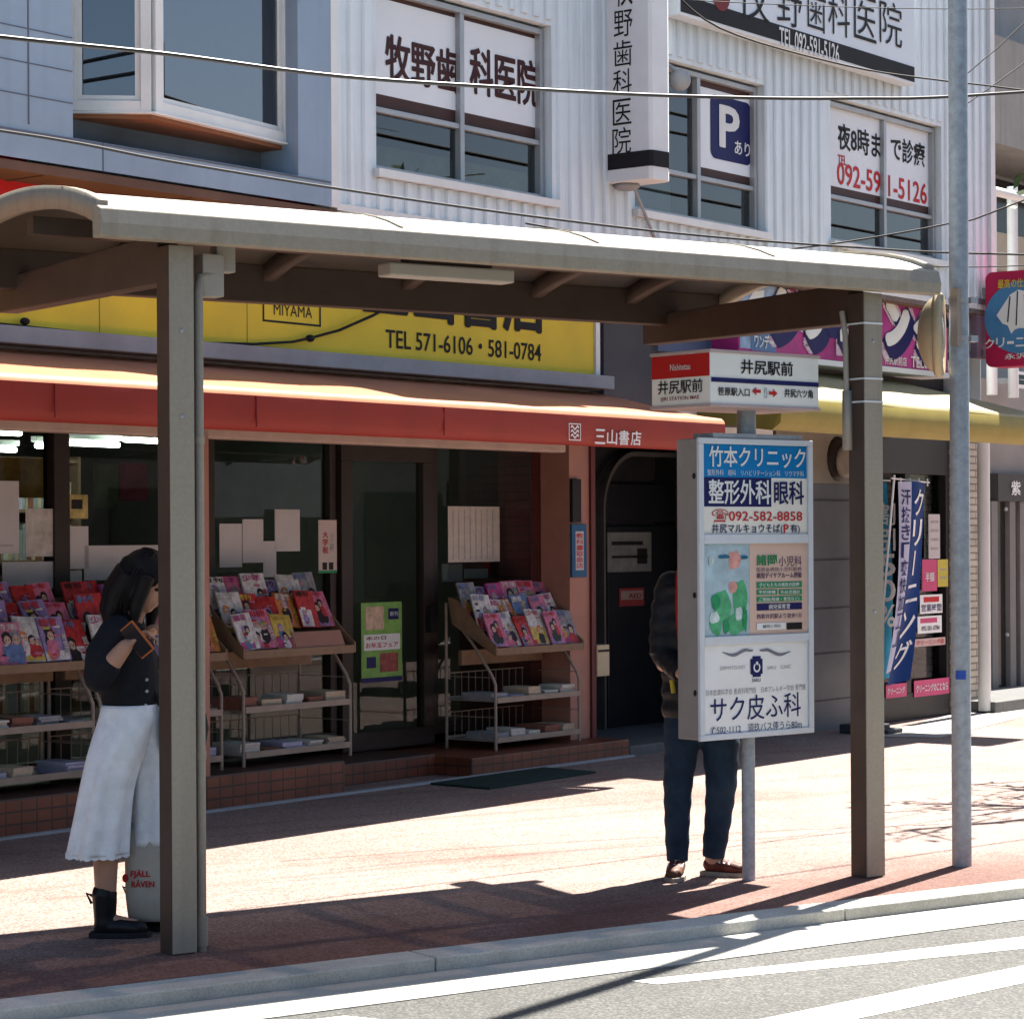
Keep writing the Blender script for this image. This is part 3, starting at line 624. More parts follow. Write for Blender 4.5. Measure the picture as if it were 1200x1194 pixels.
mb.quad((yx1,-1.0,zf2-.01),(yx1,-1.03,zf2-.08),(yx1,-1.02,zv2+.05),(yx1,-.95,zv2),(yx1-.9,-.06,zv2+.1),(yx1-.9,-.06,zw2))
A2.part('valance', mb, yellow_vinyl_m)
for u in (950, 1045, 1120, 1170): x = FA.X(u, -1); mb = MB(); mb.tube([(x,-.05,2.35),(x,-.94,zv2+.03)], .014, 6); A2.part('brace', mb, grey_metal_m)

# pink cleaning sign over the yellow awning
PY = -.32
pink_m = pm('magenta_sign', (.42,.035,.22), .4, .35, 2.2, stain=.5, scol=(.6,.2,.42))
P = Thing('shop_sign', 'wide magenta cleaning shop sign with big white outlined letters above yellow awning', 'shop sign', FA, (6, 0, 2.9))
p0 = FA.plane(868, 413, PY); p1 = FA.plane(1113, 443, PY); zt_ = FA.Z(1000, 333, PY) + .12
pz0 = (p0[1]+p1[1])/2
mb = MB(); mb.box(p0[0], p1[0], PY, -.06, pz0, zt_); P.part('sign_board', mb, pink_m)
mb = MB(); mb.box(p0[0]-.03, p1[0]+.03, PY-.012, -.06, pz0-.045, pz0-.003); mb.box(p0[0]-.03, p1[0]+.03, PY-.012, -.06, zt_+.003, zt_+.04); P.part('trim', mb, white_paint)
mb = MB(); y = PY - .003; xa = FA.X(868,y); xb = FA.X(905,y); 
mb.quad((xa,y,pz0+.02),(xa+.35,y,pz0+.02),(xb+.2,y,zt_-.02),(xa,y,zt_-.02)); P.part('blue_panel', mb, pm('pale_blue_print', (.3,.42,.6), .5, .4, 6))
mb = MB(); y = PY - .005; X_ = lambda u: FA.X(u, y); Zc = lambda u, v: FA.Z(u, v, y)
mb.quad((X_(868),y,Zc(868,372)),(X_(884),y,Zc(884,345)),(X_(897),y,Zc(897,343)),(X_(893),y,Zc(893,385)),(X_(872),y,Zc(872,383)))
write(mb, 'BEST CUSTOM', (X_(1040), X_(1097), Zc(1070,349), Zc(1070,337)), y, .03)
P.part('white_print', mb, white_ink_m)
mb = MB(); mb2 = MB(); mb3 = MB()
let = [('ク',898,935,340,394), ('リ',938,966,347,402), ('ー',966,984,364,384), ('ニ',984,1008,356,406), ('ン',1037,1066,356,412), ('グ',1070,1106,362,419)]
for ch, u0, u1, v0, v1 in let:
    um = (u0+u1)/2; r = (X_(u0), X_(u1), Zc(um,v1), Zc(um,v0))
    q_ = .03
    for b_ in (.06, .12, .18): write(mb3, ch, (r[0]-.05, r[1]+.11, r[2]-.11, r[3]+.05), y-.0002, b_)
    for i_ in range(6):
        k_ = i_ / 3; write(mb, ch, (r[0]-q_+.05*k_, r[1]+q_+.05*k_, r[2]-q_-.05*k_, r[3]+q_-.05*k_), y-.003-.0018*(1-k_), .09)
    [write(mb2, ch, r, y-.0075-.0015*j_, b_) for j_, b_ in enumerate((.16, .11, .06))]
write(mb2, '井尻駅前店', (X_(1036)+.02, X_(1063), Zc(1050,433), Zc(1050,422)), y-.003, .01)
P.part('lettering_outline', mb, navy_m); P.part('lettering_outline', mb3, pm('pale_pink_ink', (.7,.5,.62), .5))
write(mb2, 'TEL092-581', (X_(1068), X_(1112), Zc(1090,438), Zc(1090,425)), y-.003, .015)
write(mb2, 'ワンデー', (X_(884), X_(907), Zc(895,412), Zc(895,395)), y-.006, .03)
P.part('lettering', mb2, white_ink_m)
mb = MB(); r = (X_(881), X_(910), Zc(895,415), Zc(895,392)); mb.plate(*r, y-.001); P.part('small_panel', mb, pm('steel_blue_print', (.12,.22,.42), .5))
mb = MB(); mb.smooth = True; q0 = FA.plane(898, 350, -.9); mb.tube([(q0[0],-.1,q0[1]+.3),(q0[0],-.45,q0[1]+.28),(q0[0],-.62,q0[1]+.05)], .018, 8); mb.ball((q0[0],-.64,q0[1]), (.07,.09,.1))
P.part('spotlight', mb, grey_metal_m)

# pink blade sign at the far end
BLX = FA.X(1150, -.5) + .15
def SD(u, v): return FA.side(u, v, BLX)
yb0, zt0 = SD(1158, 326); yb1, zb0 = SD(1152, 435)
ya = yb0; yb = ya - 1.05
T = Thing('blade_sign', 'red cleaning sign with a white shirt picture projecting from the far building end', 'blade sign', FA, (BLX, -.5, 3))
zt1 = FA.side(1158,326,BLX)[1]; zb1 = FA.side(1155,437,BLX)[1]
mb = MB(); r_ = .06; pts = []
for (cy_, cz_, a0) in ((ya-r_, zt1-r_, 0), (yb+r_, zt1-r_, 90), (yb+r_, zb1+r_, 180), (ya-r_, zb1+r_, 270)):
    for k in range(6): t = radians(a0 + 18*k); pts.append((cy_ + r_*cos(t), cz_ + r_*sin(t)))
mb.prism(pts, 'x', BLX+.001, BLX+.22); T.part('sign_box', mb, pm('crimson_sign', (.5,.02,.08), .4, .15, 1.5))
mb = MB(); xx = BLX - .003
def BP(u, v): a_ = FA.side(u, v, BLX); return (xx, a_[0], a_[1])
cc = BP(1204, 378); mb.quad(*[(xx, cc[1] + .37*cos(k*pi/16), cc[2] + .31*sin(k*pi/16)) for k in range(32)]); T.part('blue_disc', mb, pm('disc_blue', (.08,.24,.45), .5))
mb = MB(); xx = BLX - .006
mb.quad(*[BP(u, v) for u, v in [(1171,376),(1187,352),(1197,346),(1212,350),(1212,392),(1198,391),(1192,393),(1188,398),(1184,388),(1178,386)]])
for ch, u0, u1, v0, v1 in [('ク',1157,1168,403,415), ('リ',1170,1180,402,414), ('ー',1183,1191,406,410), ('ニ',1193,1203,402,413)]:
    p = BP(u0, v1); q = BP(u1, v0); write(mb, ch, None, 0, .05, fn=lambda s, t, p=p, q=q: (xx, p[1]+(q[1]-p[1])*s, p[2]+(q[2]-p[2])*t))
p = BP(1180,428); q = BP(1206,420); write(mb, '永沢', None, 0, .03, fn=lambda s, t: (xx, p[1]+(q[1]-p[1])*s, p[2]+(q[2]-p[2])*t))
T.part('lettering', mb, white_ink_m)
mb = MB(); p = BP(1173,345); q = BP(1210,332); write(mb, '最高の仕上', None, 0, .03, fn=lambda s, t: (xx-.002, p[1]+(q[1]-p[1])*s, p[2]+(q[2]-p[2])*t)); T.part('lettering', mb, pm('yellow_ink', (.75,.55,.06), .5))
mb = MB()
for pl in [[(1187,354),(1184,384)],[(1196,348),(1194,388)],[(1204,352),(1206,390)]]:
    a_, b_ = BP(*pl[0]), BP(*pl[1]); mb.tube([(xx-.002,a_[1],a_[2]),(xx-.002,b_[1],b_[2])], .006, 4)
T.part('shirt_lines', mb, ink_m)
mb = MB()
for z in (zb1+.12, zt1-.15): mb.box(BLX+.06, BLX+.14, ya, ya+.5, z-.03, z+.03)
T.part('bracket', mb, grey_metal_m)
mb = MB(); r = FA.rect(-.36, 1140, 356, 1157, 428)
solo('signboard', mb.box(r[0], r[1], -.42, -.36, r[2], r[3]), pm('mauve_panel', (.2,.14,.2), .6, .1), 'plain mauve panel on the wall end behind the red blade sign', 'panel', FA, (r[0], -.4, r[2]))

# clinic sign at the top right
CSY = UY - .14
C = Thing('wall_sign', 'large white clinic sign with black bottom band at the top of the facade', 'wall sign', FA, (5, CSY, 5))
a = FA.plane(803, 22, CSY); b = FA.plane(1078, 103, CSY); zc0 = (a[1]+b[1])/2
mb = MB(); mb.box(a[0], b[0], CSY, UY-.02, zc0, zc0+1.3); C.part('sign_board', mb, pm('clinic_board', (.78,.84,.9), .5, .04, 1), bev=.004)
bh = FA.Z(1070, 82, CSY) - zc0
mb = MB(); mb.plate(a[0]+.01, b[0]-.01, zc0+.02, zc0+bh, CSY-.003); C.part('black_band', mb, ink_m)
mb = MB(); y = CSY - .006; zz_ = FA.Z(950, 58, y); write(mb, 'TEL 092-591-5126', (FA.X(916,y), FA.X(986,y), zz_-.055, zz_+.085), y, .02); C.part('lettering', mb, white_ink_m)
mb = MB(); us = [(866,905),(914,943),(948,971),(974,999),(1004,1030),(1034,1060)]
for ch, (u0, u1) in zip('牧野歯科医院', us):
    um = (u0+u1)/2; vb = 25 + (um-885)*.2; z0 = FA.Z(um, vb, y); write(mb, ch, (FA.X(u0,y), FA.X(u1,y), z0, z0+.34), y, -.004)
C.part('lettering', mb, ink_m)
mb = MB(); q = FA.plane(852, -4, y); mb.disc((q[0], y, q[1]), .12); C.part('logo', mb, pm('maroon_ink', (.2,.02,.02), .5))

# projecting clinic sign
HX = 2.22; hy0, hy1 = UY - .12, UY - .62
H = Thing('blade_sign', 'white vertical clinic sign with black bottom band hanging out from white siding', 'blade sign', FA, (HX, UY, 3.9))
hz0 = FA.side(740, 214, HX)[1]; hw = .2
y0_ = FA.side(700, 200, HX)[0]; y1_ = FA.side(768, 200, HX)[0]
mb = MB(); pts = [(HX, y0_), (HX, y1_+.02), (HX+.02, y1_), (HX+.17, y1_-.02), (HX+.21, y1_), (HX+.23, y1_+.05), (HX+.23, y0_)]
mb.prism([(p[0], p[1]) for p in pts], 'z', hz0, 6.5); H.part('sign_box', mb, white_paint, bev=.006)
mb = MB(); pts2 = [(p[0] + (-.003 if p[0] == HX else .004 if p[0] > HX+.1 else 0), p[1] - (.004 if p[1] < y0_-.1 else -.0)) for p in pts]
mb.prism(pts2, 'z', hz0+.085, hz0+.19); H.part('black_band', mb, ink_m)
mb = MB(); xx = HX - .004
for i, (ch, v0, v1) in enumerate([('牧',-38,9),('野',14,45),('歯',49,80),('科',83,113),('医',118,148),('院',151,182)]):
    u0, u1 = 727 - i*.8, 749 - i*.8
    p = FA.side(u0, v1, HX); q = FA.side(u1, v0, HX); pm_ = (FA.side((u0+u1)/2, v1, HX)[1], FA.side((u0+u1)/2, v0, HX)[1])
    write(mb, ch, None, 0, .0, fn=lambda s, t, p=p, q=q, pm_=pm_: (xx, p[0]+(q[0]-p[0])*s, pm_[0]+(pm_[1]-pm_[0])*t))
H.part('lettering', mb, ink_m)
mb = MB()
for v in (50, 202):
    z = FA.side(692, v, HX+.1)[1]; mb.box(HX+.06, HX+.15, y0_+.002, UY-.016, z-.05, z+.05); mb.box(HX+.04, HX+.17, y0_+.1, y0_+.14, z-.07, z+.07)
mb.box(HX+.05, HX+.1, y0_+.03, y0_+.08, hz0-.02, 6.4); H.part('bracket', mb, pm('rusty_bracket', (.3,.28,.27), .6, .3, 20, stain=.5, scol=(.2,.1,.05)))
mb = MB(); mb.smooth = True; q = FA.plane(768, 240, UY-.03); mb.tube([(HX+.12,(y0_+y1_)/2,hz0),(HX+.55,UY-.02,hz0-.32)], .012, 6); mb.ball((HX+.12,(y0_*.6+y1_*.4),hz0-.01), (.09,.09,.035)); H.part('stay', mb, grey_metal_m)

# ------------------------------------------------------------------ bus shelter
X0, X1, T0, T1 = -.345, 3.80, -.12, 1.50
ZE = 2.735
E_ = Thing('bus_shelter', 'open bus shelter with curved pale roof on two grey brown posts', 'bus shelter', SH, (0, 0, 0))
def arc(t): k = (t - T0) / (T1 - T0); return ZE + .15 * (1 - (2*k - 1)**2) ** .8
roof_m = bpy.data.materials.new('tinted_roof_sheet'); roof_m.use_nodes = True
nt = roof_m.node_tree; N = nt.nodes; L = nt.links; pb = N['Principled BSDF']; pb.inputs['Roughness'].default_value = .42
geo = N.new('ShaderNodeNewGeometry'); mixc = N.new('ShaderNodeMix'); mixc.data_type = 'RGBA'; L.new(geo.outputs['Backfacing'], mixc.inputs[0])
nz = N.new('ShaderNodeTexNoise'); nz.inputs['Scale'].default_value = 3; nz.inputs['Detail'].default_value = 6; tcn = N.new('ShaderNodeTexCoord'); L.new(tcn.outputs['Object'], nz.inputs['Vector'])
crn = N.new('ShaderNodeValToRGB'); crn.color_ramp.elements[0].position = .35; crn.color_ramp.elements[0].color = (.55,.54,.49,1); crn.color_ramp.elements[1].position = .65; crn.color_ramp.elements[1].color = (.72,.71,.66,1); L.new(nz.outputs[0], crn.inputs[0])  # sun glare on the roof put into a pale topside colour
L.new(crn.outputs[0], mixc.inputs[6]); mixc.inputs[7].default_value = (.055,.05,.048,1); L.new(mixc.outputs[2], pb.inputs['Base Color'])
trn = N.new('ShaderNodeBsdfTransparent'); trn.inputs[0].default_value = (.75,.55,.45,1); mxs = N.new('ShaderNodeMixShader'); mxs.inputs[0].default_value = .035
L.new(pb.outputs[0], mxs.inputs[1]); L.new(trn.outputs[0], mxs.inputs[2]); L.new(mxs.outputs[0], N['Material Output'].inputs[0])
NT = 16; ts = [T0 + .04 + (T1-T0-.08)*k/NT for k in range(NT+1)]
xr = [X0+.04, .95, 1.9, 2.85, X1-.04]
mb = MB(); mb.smooth = True
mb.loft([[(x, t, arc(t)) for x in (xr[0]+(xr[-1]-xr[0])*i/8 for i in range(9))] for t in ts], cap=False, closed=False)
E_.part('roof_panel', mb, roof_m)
mb = MB()
def hoop(x0, x1, o0, o1):          # an arched frame piece across the roof
    ri = [[(x, t, arc(t)+o) for x, o in ((x0,o0),(x1,o0),(x1,o1),(x0,o1))] for t in ts]; mb.loft(ri)
hoop(X0, X0+.045, -.07, .018); E_.part('arch_frame', mb, shelter_m); mb = MB(); hoop(X1-.045, X1, -.07, .018); E_.part('arch_frame', mb, shelter_m)
for x in xr[1:-1]: mb = MB(); hoop(x-.008, x+.008, .002, .007); E_.part('roof_strip', mb, shelter_m)
for x in (.42, 1.17, 1.9, 2.63, 3.2): mb = MB(); hoop(x-.03, x+.03, -.075, -.006); E_.part('rafter', mb, shelter_dark_m)
mb = MB(); mb.prism([(T0, 2.64), (T0+.07, 2.64), (T0+.075, ZE+.03), (T0+.05, ZE+.028), (T0+.01, ZE+.01), (T0-.006, 2.69)], 'x', X0-.004, X1+.004); E_.part('front_gutter', mb, shelter_m, bev=.005)
mb = MB(); mb.prism([(T1-.075, 2.60), (T1, 2.60), (T1+.005, ZE+.01), (T1-.05, ZE+.026), (T1-.075, ZE+.034)], 'x', X0-.004, X1+.004); E_.part('back_gutter', mb, shelter_dark_m, bev=.005)
mb = MB(); mb.box(X0+.05, X1-.05, .62, .68, 2.73, 2.8); E_.part('purlin', mb, shelter_dark_m)
for xc, xl in ((.014, 0), (3.465, 1)):
    mb = MB(); t0, t1 = -.035, .055; w = .049 if not xl else .053
    mb.box(xc-w, xc+w, t0+.008, t1+.02, 0, 2.638); post = E_.part('post', mb, shelter_dark_m, bev=.004)
    mb = MB(); mb.box(xc-w+.001, xc+w+.003, t0, t0+.0075, 0.004, 2.637); E_.part('post_front', mb, shelter_m, post, bev=.003)  # thin paler plate set on the front of the darker post
    mb = MB(); mb.smooth = True
    for z in (2.0, 2.32) if not xl else (2.42, 1.2): mb.ball((xc+.0, t0-.002, z), (.009,.006,.009), 8, 5)
    E_.part('bolt', mb, alu_m, post)
    mb = MB(); mb.prism([(t1+.02, 2.505), (T1+.13, 2.515), (T1+.13, 2.64), (T1-.08, 2.66), (t1+.02, 2.69)], 'x', xc-.045, xc+.045)
    E_.part('cantilever_arm', mb, shelter_dark_m, bev=.006)
# light, pipes and boxes
mb = MB(); a_ = SH.plane(456, 308, .18); b_ = SH.plane(602, 322, .18); mb.box(a_[0], b_[0], .15, .25, 2.60, 2.655); lf = E_.part('light_fixture', mb, pm('fixture_white', (.5,.46,.4), .5, .06), bev=.008)
mb = MB(); mb.box(a_[0]+.1, b_[0]-.1, .17, .23, 2.656, 2.72); E_.part('fixture_mount', mb, shelter_dark_m, lf)
pxx = SH.X(233.5, -.0)
mb = MB(); mb.smooth = True; mb.tube([(pxx, .0, .0),(pxx, .0, 2.47),(pxx+.02,.03,2.53),(pxx+.1,.04,2.55)], .018, 10); mb.tube([(pxx,0,.02),(pxx,0,.13)], .024, 10)
for z in (.72, 1.9): mb.tube([(pxx,0,z),(pxx,0,z+.03)], .021, 10)
E_.part('downpipe', mb, shelter_m)
mb = MB(); mb.box(pxx+.03, pxx+.12, .02, .1, 2.46, 2.62); mb.box(pxx+.11, pxx+.19, .06, .12, 2.56, 2.66); E_.part('junction_box', mb, pm('box_beige', (.42,.38,.32), .6, .1), bev=.004)
mb = MB(); mb.smooth = True; q = SH.side(995, 400, 3.45)[0]
mb.tube([(3.40,.1,2.56),(3.392,.07,2.45),(3.392,.06,2.05),(3.392,.06,1.95)], .013, 8); mb.box(3.38,3.41,.045,.08,1.93,2.2); E_.part('conduit', mb, pm('box_beige', (.4,.36,.3), .6, .1))
mb = MB()
for v in (383, 448, 475): z = SH.Z(1018, v, -.04); mb.box(3.409, 3.521, -.038, .08, z-.004, z+.004)
E_.part('cable_tie', mb, white_paint)

# ------------------------------------------------------------------ bus stop sign
G = Thing('bus_stop_sign', 'bus stop post with white and red name box above a tall clinic advert panel', 'bus stop sign', SG, (0, 0, 0))
mb = MB(); mb.smooth = True; mb.tube([(0,0,0),(0,0,.66)], .03, 16); G.part('pole', mb, galv_m); mb = MB(); mb.tube([(0,0,1.95),(0,0,2.12)], .043, 16); G.part('pole', mb, galv_m)
FY = -.075
r = (FA, ) ; bx0_, bx1_, bz0, bz1 = SG.X(819,FY), SG.X(951,FY), .648, 1.976
mb = MB(); mb.box(bx0_, bx1_, FY+.012, .065, bz0+.004, bz1-.004); box_ = G.part('advert_box', mb, pm('advert_box_grey', (.3,.27,.25), .55, .1, 5), bev=.004)
mb = MB(); fw = .026
mb.box(bx0_-.004, bx1_+.004, FY-.006, FY+.011, bz0, bz0+fw); mb.box(bx0_-.004, bx1_+.004, FY-.006, FY+.011, bz1-fw, bz1)
mb.box(bx0_-.004, bx0_+fw, FY-.006, FY+.011, bz0+fw, bz1-fw); mb.box(bx1_-fw, bx1_+.004, FY-.006, FY+.011, bz0+fw, bz1-fw)
def SR(u0, v0, u1, v1, y=FY): return SG.mrect(y, u0, v0, u1, v1)
m1 = SR(826,629,946,640); m2 = SR(826,747,946,757)
for m_ in (m1, m2): mb.box(bx0_+fw+.001, bx1_-fw-.001, FY-.005, FY+.011, m_[2], m_[3])
frm = G.part('advert_frame', mb, pm('frame_silver', (.66,.69,.72), .4, .06, 6), bev=.003)
mb = MB(); mb.box(SG.X(836,FY), SG.X(940,FY), FY+.0, .05, bz1+.002, bz1+.022); G.part('top_cap', mb, galv_m)
xL, xR = bx0_+fw-.002, bx1_-fw+.002
def panel(name, z0, z1, m, x0=None, x1=None, y=FY+.006):
    mb = MB(); mb.plate(xL if x0 is None else x0, xR if x1 is None else x1, z0, z1, y); return G.part(name, mb, m)
cream_m = pm('cream_panel', (.86,.82,.72), .45, .03, 3); wpan_m = pm('white_panel', (.86,.86,.84), .45, .04, 3)
zA = SR(828,521,946,563); zB = SR(828,563,946,595); zC = SR(828,595,946,630)
za0, zb0, zc0_ = m1[3], 0, 0
z_t = bz1-fw+.002; z1_ = SG.Z(887,563,FY); z2_ = SG.Z(887,597,FY)
panel('blue_panel', z1_, z_t, blue_ink_m); panel('navy_panel', z2_, z1_, navy_m, xL, SG.X(905,FY)); panel('cream_panel', z2_, z1_, cream_m, SG.X(905,FY), xR); panel('cream_panel', m1[3]-.003, z2_, cream_m)
LY = FY + .003
def wr(mb, t, u0, v0, u1, v1, bold=.0, y=LY): write(mb, t, SG.mrect(y, u0, v0, u1, v1), y, bold)
mb = MB(); wr(mb, '竹本クリニック', 831,527,944,551, .018); wr(mb, '整形外科　眼科　リハビリテーション科　リウマチ科', 829,554,942,561, -.004); wr(mb, '整形外科', 830,565,903,594, .022); G.part('lettering', mb, white_ink_m)
mb = MB(); wr(mb, '眼科', 907,567,942,595, .02); wr(mb, '井尻マルキョウそば(', 834,617,917,629, .012); wr(mb, '有)', 926,618,937,629, .012); G.part('lettering', mb, navy_m)
mb = MB(); wr(mb, '☎092-582-8858', 834,600,940,616, .012); wr(mb, 'P', 918,618,924,628, .03); G.part('lettering', mb, red_ink_m)
# middle advert
xm_ = SG.X(879, FY); panel('salmon_panel', m2[3]-.003, m1[2]+.003, pm('salmon_panel', (.72,.5,.4), .5, .04), xm_, xR)
panel('painting', m2[3]-.003, m1[2]+.003, pm('painted_sky', (.42,.55,.6), .7, .25, 9), xL, xm_-.001)
def blob(mb, u, v, ru, rv, y, seed, n=18):
    x, z = SG.plane(u, v, y); k = 1/258; rnd = random.Random(seed); ph = [rnd.uniform(0, 6) for _ in range(3)]
    mb.quad(*[(x + ru*k*cos(2*pi*i/n)*(1+.12*sin(3*2*pi*i/n+ph[0])), y, z + rv*k*sin(2*pi*i/n)*(1+.14*sin(4*2*pi*i/n+ph[1]))) for i in range(n)])
for name, col, bl in (('painted_hills', (.1,.42,.2), [(845,714,14,20),(866,706,12,24),(838,735,10,12),(862,733,15,13)]),
                      ('painted_faces', (.72,.35,.3), [(860,659,10,11),(858,691,7,7)]),
                      ('painted_pale', (.6,.72,.68), [(836,726,8,7),(865,722,6,8),(833,660,4,5)]),
                      ('painted_dark', (.03,.15,.25), [(848,655,9,2.2),(872,656,6,2.2)]), ('painted_leaves', (.03,.3,.12), [(838,708,7,9),(872,728,4,14),(850,737,5,8)])):
    mb = MB()
    for i, (u, v, ru, rv) in enumerate(bl): blob(mb, u, v, ru, rv, LY + .002 - .0004*i - {'painted_hills':0,'painted_faces':.0004,'painted_pale':.0018,'painted_dark':.0028,'painted_leaves':.0034}[name], i + len(name))
    G.part(name, mb, pm(name, col, .7, .3, 25))
mb = MB(); wr(mb, '諸岡', 886,653,910,666, .03); G.part('lettering', mb, green_ink_m)
for v0, v1, u0, u1 in ((685,692,886,939),(694,700,886,910),(694,700,912,939),(702,708,886,939)):
    mb = MB(); r = SG.mrect(LY, u0, v0, u1, v1); mb.plate(*r, LY); g_ = G.part('label_bar', mb, green_ink_m)
mb = MB(); r = SG.mrect(LY, 886,710,939,718); mb.plate(*r, LY); G.part('label_bar', mb, navy_m)
mb = MB(); wr(mb, '小児科', 912,655,939,667, .005); wr(mb, '医師会病院小児科勤務', 886,668,939,673, .0); wr(mb, '病児デイケアルーム併設', 886,674,939,681, .015); wr(mb, '西鉄井尻駅より徒歩1分', 886,722,939,728, .01); G.part('lettering', mb, pm('plum_ink', (.1,.05,.12), .6))
mb = MB(); y_ = LY - .002
for t, u0, v0, u1, v1 in (('子どもたちの病気の診療',889,686,936,691),('予防接種',888,695,908,699),('乳幼児健診',914,695,937,699),('ご相談(発達・育児など)',889,703,936,708),('病児保育室',900,711,925,717)): wr(mb, t, u0, v0, u1, v1, .005, y_)
r = SG.mrect(LY, 886,733,920,741); mb.plate(*r, LY); G.part('lettering', mb, white_ink_m)
mb = MB(); r = SG.mrect(LY, 921,733,939,741); mb.plate(*r, LY); wr(mb, '諸岡小児科', 893,735,914,739, .0, y_); G.part('lettering', mb, ink_m)
# bottom advert
panel('white_panel', bz0+fw-.002, m2[2]+.003, wpan_m)
mb = MB(); wr(mb, 'サク皮ふ科', 831,817,937,846, .002); wr(mb, '✆502-1112　須玖バス停うら80m', 831,850,938,860, -.002)
cxq, czq = SG.plane(885, 784, LY)
mb.plate(cxq-.038, cxq+.038, czq-.034, czq+.034, LY); mb.plate(cxq-.026, cxq+.026, czq-.046, czq+.046, LY-.0007); wr(mb, 'SAKU', 880,798,890,802, .01); G.part('lettering', mb, navy_m)
mb = MB(); ring = [(cxq + .022*cos(radians(a)), czq - .004 + .022*sin(radians(a))) for a in range(125, 415, 15)]; ri2 = [(cxq + .014*cos(radians(a)), czq - .004 + .014*sin(radians(a))) for a in range(125, 415, 15)]
for i in range(len(ring)-1): mb.quad((ring[i][0],LY-.002,ring[i][1]),(ring[i+1][0],LY-.002,ring[i+1][1]),(ri2[i+1][0],LY-.002,ri2[i+1][1]),(ri2[i][0],LY-.002,ri2[i][1]))
mb.disc((cxq+.001, LY-.002, czq+.015), .008); G.part('emblem', mb, white_ink_m)
mb = MB()
for sgn in (-1, 1):
    pts = [(885 + sgn*(4 + 36*t), 768 - 4*sin(t*2.2*pi)*(.4+.6*(1-t)) - (0 if t > .1 else 3*(.1-t)*10), 1.6*sin(pi*min(1, t*.9+.1))+.4) for t in [i/16 for i in range(17)]]
    for p, q in zip(pts, pts[1:]):
        a1 = SG.plane(p[0], p[1], LY); a2 = SG.plane(q[0], q[1], LY); w1_, w2_ = p[2]/258, q[2]/258
        mb.quad((a1[0],LY,a1[1]-w1_),(a2[0],LY,a2[1]-w2_),(a2[0],LY,a2[1]+w2_),(a1[0],LY,a1[1]+w1_))
wr(mb, 'DERMATOLOGY', 843,783,872,787, -.01); wr(mb, 'SAKU　CLINIC', 898,783,926,787, -.01); wr(mb, '日本皮膚科学会 皮膚科専門医　日本アレルギー学会 専門医', 826,808,943,815, -.008); G.part('ornament', mb, pm('grey_ink', (.2,.2,.23), .6))
mb = MB(); mb.smooth = True
for v in (560, 700, 815): z = SG.Z(818, v, FY); mb.ball((bx0_-.001, -.045, z), (.006,.01,.014), 8, 5)
G.part('latch', mb, cable_m)
# name box
HY = -.185; hx0, hx1 = SG.X(833,HY), SG.X(960,HY); hz0_, hz1_ = 2.1, 2.355
hz0_ = SG.Z(896,480,HY); hz1_ = SG.Z(896,418,HY)
nb = MB(); nb.box(hx0, hx1, HY, -HY, hz0_, hz1_); nbx = G.part('name_box', nb, pm('name_box_cream', (.86,.84,.77), .45, .04, 3), bev=.004)
mb = MB()
for z in (hz0_-.008, hz1_-.006): mb.box(hx0-.006, hx1+.006, HY-.006, -HY+.006, z, z+.014)
G.part('name_box_trim', mb, pm('pinkish_trim', (.5,.38,.36), .5), nbx, bev=.002)
zmid = hz0_ + (hz1_-hz0_)*.54
mb = MB(); mb.box(hx0-.003, hx0+.01, HY+.004, -HY-.004, zmid-.0, hz1_-.008); G.part('red_band', mb, pm('red_panel', (.5,.02,.02), .45, .06), nbx)
y = HY - .003; mb = MB(); z = SG.Z(896,451,HY); mb.plate(hx0+.003, hx1-.003, z-.01, z+.01, y); wr_ = lambda t, u0, v0, u1, v1, b: write(mb, t, SG.mrect(y, u0, v0, u1, v1), y, b)
G.part('navy_stripe', mb, navy_m, nbx)
mb = MB(); wr_('井尻駅前', 869,426,930,443, .02); wr_('笹原駅入口', 842,457,879,467, .015); wr_('井尻六ツ角', 920,460,953,470, .015)
xx = hx0 - .004; ya_, yb_ = -HY - .02, HY + .02
def lside(t, s0, s1, z0, z1, b, x=xx): write(mb, t, None, 0, b, fn=lambda s, q: (x, (-HY) + (2*HY)*(s0 + (s1-s0)*s), z0 + (z1-z0)*q))
hh = hz1_ - hz0_
lside('井尻駅前', .12, .88, hz0_ + .24*hh, hz0_ + .5*hh, .02); G.part('lettering', mb, ink_m, nbx)
mb = MB(); lside('IJIRI STATION MAE', .17, .82, hz0_ + .1*hh, hz0_ + .19*hh, .01); G.part('lettering', mb, pm('brown_red_ink', (.25,.06,.04), .6), nbx)
mb = MB(); lside('Nishitetsu', .34, .68, hz0_ + .68*hh, hz0_ + .8*hh, .0, xx-.002); G.part('lettering', mb, white_ink_m, nbx)
mb = MB()
for u0, u1, v in ((893.5,883,462), (903,913,464)):
    a_ = SG.plane(u0, v, y); b_ = SG.plane(u1, v, y); d_ = b_[0]-a_[0]; q = a_[0]+d_*.5
    mb.quad((a_[0],y,a_[1]-.007),(q,y,a_[1]-.007),(q,y,a_[1]+.007),(a_[0],y,a_[1]+.007)); mb.quad((q,y,a_[1]-.018),(b_[0],y,a_[1]),(q,y,a_[1]+.018))
G.part('arrows', mb, red_ink_m, nbx)
mb = MB(); write_down(mb, 'おりば', (*SG.mrect(y, 896,457,900,470)[:2], *SG.mrect(y, 896,457,900,470)[2:]), y, .0); G.part('lettering', mb, pm('teal_ink', (.02,.2,.2), .5), nbx)

